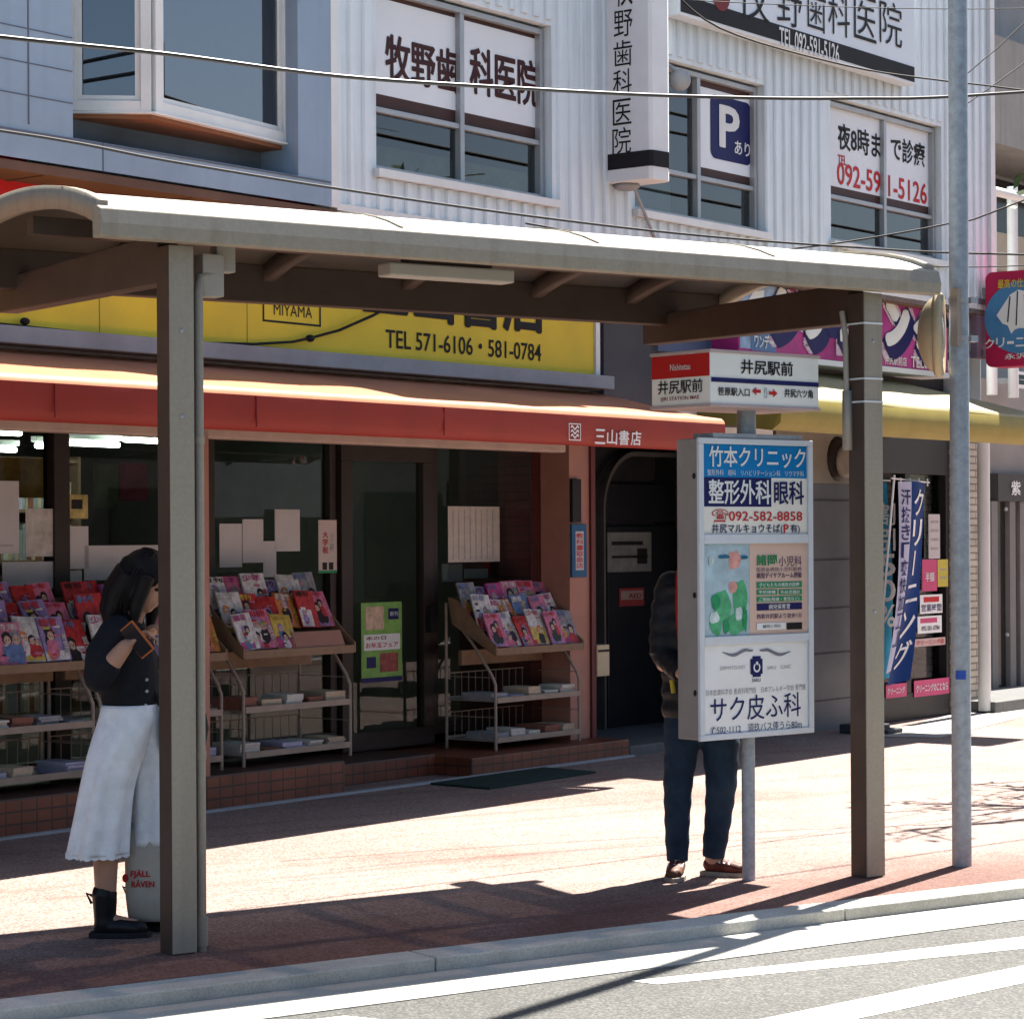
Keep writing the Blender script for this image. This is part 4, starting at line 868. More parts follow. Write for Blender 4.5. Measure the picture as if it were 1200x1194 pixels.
# ------------------------------------------------------------------ steel pole with a traffic mirror
PF = Frame((2.092, 11.353), 34)
K = Thing('street_pole', 'tall thin galvanised steel pole standing at the kerb right of the shelter', 'pole', PF, (0, 0, 0))
mb = MB(); mb.smooth = True; mb.tube([(0,0,-.1),(0,0,2.5),(.012,0,9)], [.046,.046,.042], 20); K.part('pole_shaft', mb, galv_m)
mb = MB(); zz = lambda v: PF.Z(1125, v, 0)
for v in (358, 403): mb.tube([(0,0,zz(v)-.012),(0,0,zz(v)+.012)], .0485, 20); mb.box(.03,.075,-.05,-.02,zz(v)-.015,zz(v)+.015)
K.part('steel_band', mb, alu_m)
mb = MB(); mb.box(-.055, -.03, -.045, .0, zz(412), zz(345)); K.part('bracket', mb, rack_wire_m)
mb = MB(); mb.tube([(-.02,-.02,zz(801)),(-.02,-.02,zz(791))], .027, 12); K.part('blue_tape', mb, pm('blue_tape', (.03,.08,.4), .5))
mc = PF.plane(1103, 398, .05)
Mi = Thing('traffic_mirror', 'cream backed round traffic mirror clamped to the steel pole, seen nearly edge on', 'traffic mirror', PF, (mc[0], .05, mc[1]), rot=radians(43))
rings = []
for i in range(8): k = i/7; rr = .172*sin(k*pi/2) + .002; rings.append([(rr*cos(2*pi*j/24), .1*cos(k*pi/2), rr*sin(2*pi*j/24)*1.05) for j in range(24)])
mb = MB(); mb.loft(rings, cap=False); Mi.part('mirror_back', mb, pm('mirror_cream', (.42,.34,.22), .5, .1, 5), local=True)
mb = MB(); mb.smooth = True; ri = [[((.176+.02*cos(a))*cos(2*pi*j/24), .024*sin(a), (.176+.02*cos(a))*sin(2*pi*j/24)*1.05) for a in (0,1.57,3.14,4.71)] for j in range(25)]; mb.loft(ri, cap=False); Mi.part('rim', mb, pm('mirror_beige', (.5,.4,.25), .5), local=True)
mb = MB(); mb.smooth = True; mb.loft([[(.172*k*cos(2*pi*j/24), -.03*(1-k*k), .18*k*sin(2*pi*j/24)) for j in range(24)] for k in (.01,.3,.6,.85,1)], cap=True); Mi.part('mirror_face', mb, pm('mirror_chrome', (.85,.85,.85), .04, .01, metal=1), local=True)
# ------------------------------------------------------------------ magazine racks with their magazines and books
RW, RD = .97, .42
def build_rack(x0, y0, z0, label):
    R = Thing('magazine_rack', label, 'magazine rack', FA, (x0, y0, z0), 'magazine racks in front of the bookstore')
    for x in (.012, RW-.012):
        mb = MB(); mb.smooth = True; mb.tube([(x,0,0),(x,0,.44),(x,.03,.5),(x,.2,.72),(x,.28,.8)], .0105, 8); R.part('leg', mb, rack_wire_m, local=True)
        mb = MB(); mb.smooth = True; mb.tube([(x,RD,0),(x,RD,.98)], .0105, 8); R.part('leg', mb, rack_wire_m, local=True)
    for z in (.07, .335):
        mb = MB(); mb.box(.02, RW-.02, -.012, .0, z-.018, z+.018); mb.box(.02, RW-.02, RD-.006, RD+.006, z-.012, z+.012); mb.box(.024, RW-.024, .002, RD-.008, z-.012, z-.004)
        R.part('shelf', mb, rack_wire_m, local=True)
        mb = MB()
        for i in range(13): x = .03 + (RW-.06)*i/12; mb.tube([(x,RD+.004,z),(x,RD+.004,z+.17)], .0028, 5)
        mb.tube([(.02,RD+.004,z+.17),(RW-.02,RD+.004,z+.17)], .004, 5)
        for x in (.02, RW-.02): mb.tube([(x,.0,z+.15),(x,RD,z+.15)], .003, 5)
        R.part('wire_rail', mb, rack_wire_m, local=True)
    mb = MB(); mb.prism([(-.03,.635),(-.03,.685),(-.015,.685),(-.015,.655),(.33,.86),(.36,1.02),(.385,1.02),(.35,.835),(.0,.635)], 'x', .0, RW)
    mb.prism([(-.03,.636),(-.03,.7),(.05,.76),(.3,1.0),(.385,1.02),(.35,.836)], 'x', -.014, -.001); mb.prism([(-.03,.636),(-.03,.7),(.05,.76),(.3,1.0),(.385,1.02),(.35,.836)], 'x', RW+.001, RW+.014)
    R.part('tray', mb, rack_wood_m, bev=.003, local=True)
    mb = MB(); mb.box(.03, RW-.03, .3, .33, .56, .66); R.part('back_board', mb, rack_wood_m, local=True)
    return R
rx = [(-2.79, .2, .2, 'wood and wire magazine rack at far left by the woman'), (-1.79, .2, .2, 'magazine rack behind the woman and the shelter post'),
      (FA.X(282, .2), .2, .2, 'magazine rack directly left of the glass door'), (FA.X(578, .2), .2, .12, 'magazine rack right of the glass door in front of pillar')]
racks = []
proto = build_rack(*rx[0]); racks.append(proto)
for r in rx[1:]:
    dup(proto.e, FA.w(*r[:3]), r[3])
cols_ = {'pink': (.55,.16,.26), 'red': (.45,.035,.035), 'white': (.6,.57,.56), 'violet': (.28,.2,.4), 'blue': (.12,.18,.36), 'orange': (.55,.2,.05), 'yellow': (.55,.4,.08), 'black': (.02,.015,.018), 'skin': (.55,.36,.27), 'magenta': (.42,.05,.2), 'grey': (.25,.24,.26)}
ck = list(cols_); cm = [pm('print_' + k, tuple(x*.92 for x in c), .45, .5, 26) for k, c in cols_.items()]
def mag_design(seed, bgc, w, h):
    r = random.Random(seed); mb = MB(); M = lambda k: ck.index(k)
    mb.m = M(bgc); mb.box(-w/2, w/2, -.006, .006, 0, h); me = mb.mesh('magazine', cm)
    pb = MB(); y = -.0064
    def el(cx_, cz_, rx_, rz_, k, dy):
        pb.m = M(k); ph = r.uniform(0, 6); pb.quad(*[(max(-w/2+.003, min(w/2-.003, cx_ + rx_*cos(2*pi*i/14)*(1+.12*sin(3*i+ph)))), y-dy, max(.004, min(h-.004, cz_ + rz_*sin(2*pi*i/14)))) for i in range(14)])
    def br(a, b, c, d, k, dy): pb.m = M(k); pb.plate(a*w/2, b*w/2, c*h, d*h, y-dy)
    br(-.96, r.uniform(.2,.96), 0.02, r.uniform(.12,.5), r.choice(['pink','red','violet','white','blue','yellow','magenta']), 0)
    for j in range(r.choice([1,2,2,3])):
        cx_ = r.uniform(-.28,.28)*w; cz_ = h*r.uniform(.3,.66); s = r.uniform(.75,1.3); dy = .0004 + .0012*j
        el(cx_, cz_-.06*s, .036*s, .05*s, r.choice(['white','red','blue','pink','violet','black','orange']), dy)
        el(cx_, cz_+.008*s, .029*s, .033*s, r.choice(['black','black','orange','violet','grey']), dy+.0003); el(cx_, cz_-.002, .019*s, .022*s, 'skin', dy+.0006)
        for e in (-1, 1): el(cx_+e*.008*s, cz_-.002, .003*s, .004*s, 'black', dy+.0009)
    pb.m = M(r.choice(['red','white','yellow','blue','magenta','black']))
    t = r.choice(['少年', '増刊号', '漫画', '別冊', '月刊', '特集', '新連載', '春の号', '読者', '週刊', '園芸', '料理', '釣り', '旅と宿', '将棋']); write(pb, t, (-w*.46, w*r.uniform(.1,.46), h*r.uniform(.78,.85), h*.965), y-.005, r.choice([.0,.03,.03]))
    for j in range(r.randint(3,7)):
        a = r.uniform(-.92,.3); c = r.uniform(.05,.75); br(a, a+r.uniform(.2,.6), c, c+r.uniform(.02,.06), r.choice(['white','yellow','red','black','pink','white']), .0045 + .0001*j)
    if r.random() < .5:
        pb.m = M(r.choice(['red','white','yellow'])); write_down(pb, r.choice(['最終回','大増量','巻頭','読切']), (w*.28, w*.46, h*.15, h*.6), y-.0055, .02)
    return me, pb.mesh('cover_print', cm)
bgs = ['pink','red','white','violet','white','pink','blue','orange','magenta','red','white','yellow','grey','pink','red','white','pink','magenta','white','red','violet','pink','white','red']
mag_protos = []
for i, b_ in enumerate(bgs): mag_protos.append((b_, *mag_design(50+i, b_, [.185,.172,.19,.168][i % 4], [.25,.24,.257,.228][i % 4])))
ordn = ['leftmost', 'second', 'third', 'fourth', 'fifth', 'rightmost']
rname = ['far left rack', 'rack behind the woman', 'rack left of the door', 'rack right of the door']
rows_ = ['front', 'middle', 'back']
rnd = random.Random(3)
for ri_, (x0, y0, z0, _) in enumerate(rx):
    for row in range(3):
        last = -1
        for c in range(6):
            x = x0 + .085 + .16*c + rnd.uniform(-.014, .014)
            if x < -2.72: continue
            if ri_ == 2 and row == 0 and c >= 3: continue
            k = rnd.choice([i for i in range(len(bgs)) if i != last]); last = k
            nm, me, pm_ = mag_protos[k]
            o = bpy.data.objects.new('magazine', me); COL.objects.link(o)
            y = y0 + .0 + .115*row + .014*(c % 2) + rnd.uniform(-.004, .004); z = z0 + .672 + .092*row + (.02 if row else 0) + rnd.uniform(0, .018)
            o.location = FA.w(x, y, z)
            o.rotation_euler = (Matrix.Rotation(FA.a + rnd.uniform(-.08,.08), 3, 'Z') @ Matrix.Rotation(radians(-24 + rnd.uniform(-5,5)), 3, 'X') @ Matrix.Rotation(rnd.uniform(-.08,.08), 3, 'Y')).to_euler()
            tag(o, f'magazine with {nm} cover, {ordn[c]} in {rows_[row]} row, {rname[ri_]}', 'magazine', 'magazines displayed on the racks')
            t = bpy.data.objects.new('cover_print', pm_); COL.objects.link(t); t.parent = o
# a plain card leaning where two magazines are missing
mb = MB(); mb.box(-.22, .22, -.004, .004, 0, .11)
o = bpy.data.objects.new('display_card', mb.mesh('display_card', pm('brown_card', (.35,.18,.14), .7, .1))); COL.objects.link(o)
o.location = FA.w(rx[2][0] + .68, .185, .2 + .675); o.rotation_euler = (Matrix.Rotation(FA.a, 3, 'Z') @ Matrix.Rotation(radians(-24), 3, 'X')).to_euler(); tag(o, 'plain brown card lying in the front of the rack left of the door', 'card')
# paper stacks on the shelves
stack_cols = [pm('stack_white', (.6,.56,.5), .7, .15, 30), pm('stack_brown', (.25,.1,.07), .7, .2, 20), pm('stack_grey', (.3,.3,.33), .7, .2, 20), pm('stack_cream', (.55,.42,.3), .7, .15, 30), pm('stack_lilac', (.45,.42,.55), .7, .15, 30)]
sn = ['white', 'brown', 'grey', 'cream', 'lilac']
for ri_, (x0, y0, z0, _) in enumerate(rx):
    for si, zs in enumerate((.07, .335)):
        for c in range(5):
            if rnd.random() < .12: continue
            k = rnd.randrange(5); w = rnd.uniform(.13, .17); h = rnd.uniform(.025, .075); d_ = rnd.uniform(.2,.27)
            if x0 + .1 + .19*c < -2.7: continue
            mb = MB(); n_ = rnd.randint(2, 4)
            for j in range(n_):
                ox_, oy_ = rnd.uniform(-.008,.008), rnd.uniform(-.01,.01); mb.box(-w/2+ox_, w/2+ox_, oy_, d_+oy_, h*j/n_ + .0005*j, h*(j+1)/n_)
            o = bpy.data.objects.new('book_stack', mb.mesh('book_stack', stack_cols[k])); COL.objects.link(o)
            o.location = FA.w(x0 + .1 + .1925*c, y0 + .03, z0 + zs - .003); o.rotation_euler = (0, 0, FA.a + rnd.uniform(-.12,.12))
            tag(o, f'{sn[k]} booklet pile, {ordn[c]} on {["bottom","middle"][si]} shelf, {rname[ri_]}', 'booklet pile', 'booklet piles on the rack shelves')

# ------------------------------------------------------------------ notices on the shop windows
NY = WY - .004
def notice(name, px, m, label, y=NY, group=None, marks=None, curl=.0, cat='notice'):
    r = FA.rect(y, *px); cx_ = (px[0]+px[2])/2; r = (r[0], r[1], FA.Z(cx_, px[3], y), FA.Z(cx_, px[1], y))
    mb = MB(); mb.box(r[0], r[1], y-.003, y-.0005, r[2], r[3]); o = Thing(name, label, cat, FA, (r[0], y, r[2]), group)
    o.part('sheet', mb, m)
    if marks:
        for (t, mm, q, bo, dn) in marks:
            k = MB(); rr = (r[0]+(r[1]-r[0])*q[0], r[0]+(r[1]-r[0])*q[1], r[2]+(r[3]-r[2])*q[2], r[2]+(r[3]-r[2])*q[3])
            if t is None: k.plate(*rr, y-.0042)
            elif dn: write_down(k, t, rr, y-.005, bo)
            else: write(k, t, rr, y-.005, bo)
            o.part('print', k, mm)
    return o
faint = pm('faint_print', (.4,.37,.36), .8, .3, 40)
gp = 'paper notices taped inside the bookstore windows'
plain = paper_m
notice('paper_notice', (-14,557,22,642), plain, 'tall white paper at the far left edge of the shop window', group=gp, marks=[(None, faint, (.1,.8,.1,.12), 0, 0)])
notice('paper_notice', (30,590,63,646), pm('map_print', (.55,.5,.46), .8, .3, 12), 'printed sheet with fine lines left of the dark window column', group=gp)
notice('paper_notice', (2,652,64,684), plain, 'wide blank paper low in the window above the far left magazines', group=gp)
notice('paper_notice', (77,611,103,661), plain, 'narrow blank sheet just right of the dark window column', group=gp)
notice('paper_notice', (77,663,95,700), pm('greyish_paper', (.5,.47,.45), .8, .1), 'small greyish sheet under the narrow blank sheet by the column', group=gp)
notice('paper_notice', (98,634,190,674), plain, 'wide blank sheet behind the woman\'s head', group=gp)
notice('framed_picture', (77,574,103,602), pm('gold_print', (.5,.38,.14), .6, .5, 12), 'small gold and dark picture beside the window column', cat='picture', marks=[(None, ink_m, (.25,.75,.4,.8), 0, 0)])
notice('paper_notice', (257,610,283,661), plain, 'left one of the overlapping white papers beside the salmon post', group=gp)
notice('paper_notice', (284,605,308,656), plain, 'white paper overlapping between two others beside the salmon post', y=NY-.004, group=gp)
notice('paper_notice', (308,631,323,673), plain, 'small white paper at the right of the overlapping three', y=NY, group=gp)
notice('paper_notice', (322,594,351,643), plain, 'single white paper hanging left of the red lettered strip', group=gp)
notice('poster', (373,607,394,669), pm('pale_pink_paper', (.62,.5,.46), .7, .06), 'narrow strip poster with red vertical letters beside the door', cat='poster',
       marks=[('大学祝', red_ink_m, (.2,.52,.36,.8), .02, 1), ('合格', faint, (.6,.85,.4,.78), 0, 1), (None, ink_m, (.2,.45,.06,.2), 0, 0), (None, ink_m, (.55,.8,.06,.2), 0, 0), (None, green_ink_m, (0,1,0,.05), 0, 0)])
notice('paper_notice', (525,593,585,658), pm('striped_paper', (.62,.54,.48), .8, .1, 15), 'large ruled timetable sheet on the glass above the right hand rack', group=gp,
       marks=[(None, faint, (.08+.11*i,.1+.11*i,.05,.95), 0, 0) for i in range(8)])
notice('paper_notice', (517,660,541,681), pm('dim_paper', (.3,.28,.27), .8, .1), 'small dim sheet low on the glass right of the door', y=WY+.1, group=gp)
notice('paper_notice', (543,666,571,677), pm('dim_paper', (.3,.28,.27), .8, .1), 'short dim sheet low behind the right hand rack', y=WY+.1, group=gp)
notice('red_box', (566,655,592,674), pm('red_card', (.35,.02,.03), .6, .1), 'red card behind the glass above the right hand rack', y=WY+.12, cat='card')
notice('poster', (422,704,469,797), pm('poster_green', (.22,.42,.1), .5, .3, 7), 'green poster with round food pictures on the glass door', y=WY-.035, cat='poster',
       marks=[(None, pm('poster_photo', (.6,.42,.3), .5, .5, 14), (.1,.55,.66,.95), 0, 0), (None, navy_m, (.66,.92,.78,.92), 0, 0), ('新刊', white_ink_m, (.7,.9,.82,.88), .0, 0), (None, white_ink_m, (.06,.95,.4,.6), 0, 0),
              ('お年玉フェア', red_ink_m, (.1,.9,.43,.5), .03, 0), ('本の日', pm('maroon_ink', (.2,.02,.02)), (.1,.6,.53,.58), .03, 0), (None, navy_m, (.12,.35,.18,.32), 0, 0), (None, pm('poster_photo2', (.3,.08,.07), .5, .6, 14), (.45,.9,.12,.36), 0, 0), (None, navy_m, (0,1,0,.06), 0, 0)])
# interior hints: posters, book cases, tubes
notice('poster', (-10,530,58,577), pm('ochre_poster', (.34,.2,.04), .7, .4, 5), 'dim ochre poster hanging inside behind the left window', y=1.6, cat='poster')
notice('poster', (110,538,140,590), pm('olive_poster', (.12,.16,.08), .7, .4, 5), 'dim olive poster inside the shop left of a pink one', y=1.7, cat='poster')
notice('poster', (141,538,174,582), pm('pink_poster', (.3,.07,.1), .7, .3, 5), 'dim pink poster inside the shop beside the olive one', y=1.69, cat='poster')
bc = Thing('bookcase', 'dim wooden bookcase full of books inside behind the left window', 'bookcase', FA, (-2.5, 4.5, .19), 'bookcases inside the shop')
mb = MB(); W = 1.8
for x in (0, W): mb.box(x-.015, x+.015, 0, .3, 0, 2.0)
for k in range(6): mb.box(.016, W-.016, 0, .3, k*.39, k*.39+.025)
mb.box(.016, W-.016, .3, .31, 0, 2.0); bc.part('frame', mb, rack_wood_m, local=True)
mb = MB(); mb.m = 0
for k in range(5):
    x = .03
    while x < W-.06:
        w = rnd.uniform(.02,.05); mb.m = rnd.randrange(5); mb.box(x, x+w-.002, .04, .25, k*.39+.026, k*.39+.026+rnd.uniform(.2,.3)); x += w
o = bc.part('books', mb, stack_cols, local=True); o['kind'] = 'stuff'
dup(bc.e, FA.w(.3, 4.6, .19), 'dim wooden bookcase full of books deep inside behind the glass door')
tube_m = emit('lit_tube', (.85,1,.82), 9)
tl = ['lit ceiling tube at the far left, upper of two', 'lit ceiling tube at the far left, lower of two', 'short lit ceiling tube left of the dark window column', 'lit ceiling tube just right of the dark window column', 'lit ceiling tube nearest the shelter post']
for k, ((u0, v0, u1, v1), y) in enumerate(zip([(-12,499,25,495),(-14,519,19,517),(44,516,60,513.5),(75,513,140,509),(147,510,186,507)], (3.1, 4.2, 4.0, 3.9, 3.7))):
    a_ = FA.plane(u0, v0, y); L_ = max(.3, FA.plane(u1, v1, y)[0] - a_[0])
    # run the tube along depth so that it reads level under the ceiling
    T_ = Thing('ceiling_tube', tl[k], 'ceiling light', FA, (a_[0], y, a_[1]), 'lit fluorescent tubes on the shop ceiling')
    mb = MB(); mb.smooth = True; b_ = FA.plane(u1, v1, y + .05); mb.tube([(0,0,0),(b_[0]-a_[0],.05,0)], .02, 8); T_.part('tube', mb, tube_m, local=True)
    mb = MB(); mb.box(0, b_[0]-a_[0], .0, .06, .03, .07); T_.part('housing', mb, white_paint, local=True)

# things on the pillars and the dark entrance
zq = FA.rect(.54, 636, 593, 651, 616)
T_ = Thing('round_mirror', 'small pale round mirror on the dark red tiled pillar', 'mirror', FA, ((zq[0]+zq[1])/2, .54, zq[2]))
cxm = (zq[0]+zq[1])/2; czm = FA.Z(643, 605, .54); mb = MB(); mb.disc((cxm, .535, czm), .065, 24, .07); T_.part('mirror_face', mb, pm('pale_mirror', (.28,.2,.22), .3, .1))
mb = MB(); mb.smooth = True; mb.loft([[(cxm + (.068+.006*cos(a))*cos(2*pi*j/24), .538+.006*sin(a), czm + (.073+.006*cos(a))*sin(2*pi*j/24)) for a in (0,1.57,3.14,4.71)] for j in range(25)], cap=False); T_.part('rim', mb, cable_m)
T_ = Thing('plaque', 'narrow blue plaque with red and white letters on the salmon pillar', 'plaque', FA, (pp0, .28, 1))
r = FA.rect(.29, 669, 615, 686, 677); mb = MB(); mb.box(r[0], r[1], .28, .298, r[2], r[3]); T_.part('board', mb, pm('teal_blue', (.01,.09,.2), .45), bev=.002)
mb = MB(); mb.plate(r[0]+.04, r[1]-.04, r[2]+.05, r[3]-.05, .278); T_.part('white_strip', mb, pm('pale_strip', (.5,.5,.52), .5))
mb = MB(); write_down(mb, '教科書取扱店', (r[0]+.045, r[1]-.045, r[2]+.06, r[3]-.06), .276, .01); T_.part('lettering', mb, red_ink_m)
r = FA.rect(.29, 669, 562, 679, 613); mb = MB(); mb.box(r[0], r[1], .27, .298, r[2], r[3]); solo('nameplate', mb, ink_m, 'narrow black nameplate above the blue plaque on the salmon pillar', 'nameplate', FA, (r[0], .28, r[2]), bev=.003)
T_ = Thing('letter_box', 'cream letter box fixed to the edge of the salmon pillar', 'letter box', FA, (pp1+.05, .3, .8))
r = FA.rect(.27, 698, 757, 711, 793); mb = MB(); mb.box(pp1+.051, pp1+.2, .27, .38, r[2], r[3]); T_.part('box', mb, pm('cream_metal', (.55,.45,.3), .5, .08), bev=.005)
mb = MB(); mb.box(pp1+.06, pp1+.19, .262, .269, r[3]-.05, r[3]-.035); T_.part('slot', mb, ink_m)
mb = MB(); r = FA.rect(1.03, 712, 625, 763, 671); mb.box(r[0], r[1], 1.03, 1.037, r[2], r[3])
T_ = Thing('poster', 'dim grey printed poster on the black entrance door', 'poster', FA, (r[0], 1.03, r[2])); T_.part('sheet', mb, pm('dim_grey_poster', (.17,.18,.17), .7, .25, 9))
mb = MB(); mb.plate(r[0]+.05, r[1]-.12, r[3]-.1, r[3]-.07, 1.028); mb.plate(r[0]+.05, r[1]-.05, r[3]-.2, r[3]-.18, 1.028); mb.plate(r[1]-.2, r[1]-.06, r[2]+.06, r[2]+.18, 1.028); T_.part('print', mb, ink_m)
r = FA.rect(1.03, 725, 691, 754, 711); mb = MB(); mb.box(r[0], r[1], 1.03, 1.036, r[2], r[3]); T_ = Thing('sticker', 'small AED sticker with red edges below the grey poster', 'sticker', FA, (r[0], 1.03, r[2])); T_.part('sheet', mb, pm('dull_red', (.25,.04,.04), .6))
mb = MB(); mb.plate(r[0]+.02, r[1]-.02, r[2]+.05, r[3]-.02, 1.028); T_.part('panel', mb, pm('dim_pinkish', (.3,.22,.2), .6)); mb = MB(); write(mb, 'AED', (r[0]+.12, r[1]-.04, r[2]+.06, r[3]-.04), 1.026, .03); T_.part('lettering', mb, pm('maroon_ink', (.2,.02,.02)))
# door mat
mb = MB(); pts = [(.7,-.58),(1.9,-.52),(1.95,-.06),(.72,-.09)]; mb.prism(pts, 'z', .001, .014)
solo('door_mat', mb, pm('dark_green_mat', (.02,.045,.04), .9, .3, 40, bump=.5, bscale=200), 'dark green door mat on the pavement before the bookstore entrance', 'door mat', FA, (1.3, -.3, 0), bev=.004)

# ------------------------------------------------------------------ cleaning shop front: posters, strips and banners
QY = CY - .004
def strip(px, m, label, marks, cat='poster', y=QY): return notice('poster', px, m, label, y=y, cat=cat, marks=marks)
pinkp = pm('pink_print', (.6,.08,.2), .5, .1)
strip((1036,806,1060,822), pinkp, 'pink strip with white writing low on the left shop window pane', [('クリーニング', white_ink_m, (.05,.9,.25,.75), .02, 0)])
strip((1069,801,1110,820), pinkp, 'pink strip with white writing low on the right shop window pane', [('クリーニングのことなら', white_ink_m, (.05,.95,.25,.75), .02, 0)])
strip((1088,608,1101,660), paper_m, 'tall white price list beside the navy banner', [(None, faint, (.15,.85,.2+.2*i,.26+.2*i), 0, 0) for i in range(4)])
strip((1080,661,1097,698), pinkp, 'magenta poster partly behind the navy banner', [('半額', white_ink_m, (.2,.8,.3,.6), .02, 0)])
strip((1098,661,1110,693), pm('yellow_print', (.6,.5,.08), .5, .1), 'small yellow poster at the right edge of shop window', [(None, faint, (.2,.8,.3,.36), 0, 0), (None, faint, (.2,.8,.6,.66), 0, 0)])
strip((1077,702,1103,724), white_paint, 'upper white card with a red heading on the shop window', [(None, red_ink_m, (.15,.85,.6,.88), 0, 0), ('営業時間', navy_m, (.05,.95,.1,.5), .01, 0)])
strip((1074,727,1102,747), white_paint, 'lower white card with a magenta heading on the shop window', [(None, pinkp, (.1,.8,.6,.88), 0, 0), ('092-581-0784', ink_m, (.15,.9,.15,.42), .01, 0)])
strip((1070,753,1106,762), pm('pale_pink_paper2', (.6,.42,.4), .6), 'thin pale pink strip below the two white cards', [('クリーニング店', red_ink_m, (.05,.95,.2,.8), .02, 0)])
# banner: a cloth that hangs from a crossbar and sweeps to the left
BY_ = -.62
def bfun(k): return -.05*k -.2*k**2 - .08*k**4                   # sideways sweep from top (0) to bottom (1)
tx0, tx1 = FA.X(1052, BY_), FA.X(1088, BY_); tz1, tz0 = FA.Z(1070, 570, BY_), FA.Z(1056, 803, BY_)
BW = .5; tx0 = tx1 - BW
def bpt(x, z, o=0):
    k = (tz1 - z) / (tz1 - tz0); s = (x - tx0) / BW
    return (x + bfun(k)*1.0, BY_ - o - .04*sin(s*pi*1.3 + k*2.2), z - .05*k*(1-s))
def cloth(mb, x0, x1, z0, z1, o, nx=10, nz=26):
    mb.loft([[bpt(x0 + (x1-x0)*i/nx, z1 + (z0-z1)*j/nz, o) for i in range(nx+1)] for j in range(nz+1)], cap=False, closed=False)
N_ = Thing('banner', 'navy blue cloth banner with large white vertical letters on a pole', 'banner', FA, (tx0, BY_, 0), 'cleaning shop banners')
mb = MB(); cloth(mb, tx0+.15, tx1, tz0, tz1, 0); N_.part('cloth', mb, pm('navy_cloth', (.006,.04,.18), .8, .12, 8))
mb = MB(); cloth(mb, tx0, tx0+.149, tz0+.12, tz1, 0); N_.part('white_stripe', mb, pm('lilac_cloth', (.55,.55,.7), .8, .08, 8))
def dense(mb, t, rect, o, bold):
    x0, x1, z0, z1 = rect; n = len(t); h = (z1-z0)/n
    write_down(mb, t, rect, 0, bold, fn=lambda x, z: bpt(x, z, o))
mb = MB(); dense(mb, 'クリーニング', (tx0+.185, tx1-.035, tz0+.1, tz1-.04), .006, .035); N_.part('lettering', mb, white_ink_m)
mb = MB(); dense(mb, '汗抜き「爽快加工」', (tx0+.02, tx0+.13, tz0+.3, tz1-.05), .006, .02); N_.part('lettering', mb, navy_m)
mb = MB(); mb.smooth = True; xp_ = tx0 - .06; mb.tube([(xp_,BY_+.12,.02),(xp_,BY_+.1,1.0),(xp_,BY_,tz1+.05)], .01, 8); mb.tube([(xp_-.05,BY_,tz1+.025),(tx1+.01,BY_,tz1+.0)], .007, 6)
for k in range(4): x = tx0 + .03 + (BW-.06)*k/3; mb.tube([(x,BY_-.006,tz1-.03),(x,BY_-.006,tz1+.03)], .006, 6)
N_.part('pole', mb, white_paint)
mb = MB(); mb.box(xp_-.12, xp_+.12, BY_-.0, BY_+.24, 0, .04); N_.part('base', mb, pm('base_dark', (.05,.05,.06), .6), bev=.01)
ox2 = -.1
N2 = Thing('banner', 'teal and white banner half hidden by the shelter post beside the navy banner', 'banner', FA, (tx0+ox2, BY_+.3, 0), 'cleaning shop banners')
mb = MB(); mb.loft([[(tx0+ox2+.05 + .45*i/8 + bfun(j/20)*.0, BY_+.3-.03*sin(i*.7+j*.2), tz1-.0 + (tz0-tz1)*j/20) for i in range(9)] for j in range(21)], cap=False, closed=False); N2.part('cloth', mb, pm('teal_cloth', (.02,.25,.4), .8, .3, 4))
mb = MB(); write_down(mb, '割引50%', (tx0+ox2+.12, tx0+ox2+.4, tz0+.4, tz1-.15), BY_+.19, .03); N2.part('lettering', mb, white_ink_m)
mb = MB(); mb.smooth = True; xp2 = tx0+ox2+.0; mb.tube([(xp2,BY_+.3,.02),(xp2,BY_+.3,tz1+.04)], .012, 8); mb.tube([(xp2-.02,BY_+.3,tz1+.02),(xp2+.52,BY_+.3,tz1+.02)], .007, 6); N2.part('pole', mb, white_paint)
mb = MB(); mb.box(xp2-.14, xp2+.14, BY_+.1, BY_+.4, 0, .07); N2.part('base', mb, pm('base_dark', (.05,.05,.06), .6), bev=.01)

# ------------------------------------------------------------------ buildings beyond
n0 = BX1 + .25
NB = Thing('neighbour_building', 'grey panelled building beyond the white one with a dark glass entrance', 'building', FA, (n0, .4, 0))
mb = MB(); mb.box(n0, n0+9, .6, 8, 0, 3.0); NB.part('wall', mb, pm('grey_panel', (.3,.28,.26), .7, .12, 2, stain=.3))
mb = MB(); xA = FA.X(1164, .55); xB = FA.X(1204, .55)+1.6
zL_ = FA.Z(1185, 594, .55); zM = FA.Z(1185, 562, .55)
mb.box(xA, xB, .5, .598, zL_, zM); NB.part('lintel_band', mb, pm('charcoal_band', (.05,.048,.047), .5, .1))
mb = MB(); write(mb, '紫', (FA.X(1185,.49), FA.X(1196,.49), FA.Z(1190,587,.49), FA.Z(1190,570,.49)), .49, .03); NB.part('lettering', mb, white_ink_m)
for u in (1162, 1183, 1195): x = FA.X(u, .55); mb = MB(); mb.box(x-.06, x+.06, .52, .598, .05, zL_-.002); NB.part('column', mb, pm('grey_column', (.2,.19,.18), .6, .1))
mb = MB(); mb.plate(xA, xB, .05, zL_, .57); NB.part('pane', mb, pm('dark_glazing', (.03,.03,.03), .1, .1))
for v in (603, 750): mb = MB(); mb.smooth = True; q = FA.plane(1179, v, .5); mb.ball((q[0], .5, q[1]), (.02,.02,.02), 8, 6); NB.part('door_knob', mb, alu_m)
mb = MB(); mb.box(n0, n0+6, -.3, .6, .001, .1); NB.part('step', mb, stone_m, bev=.01)
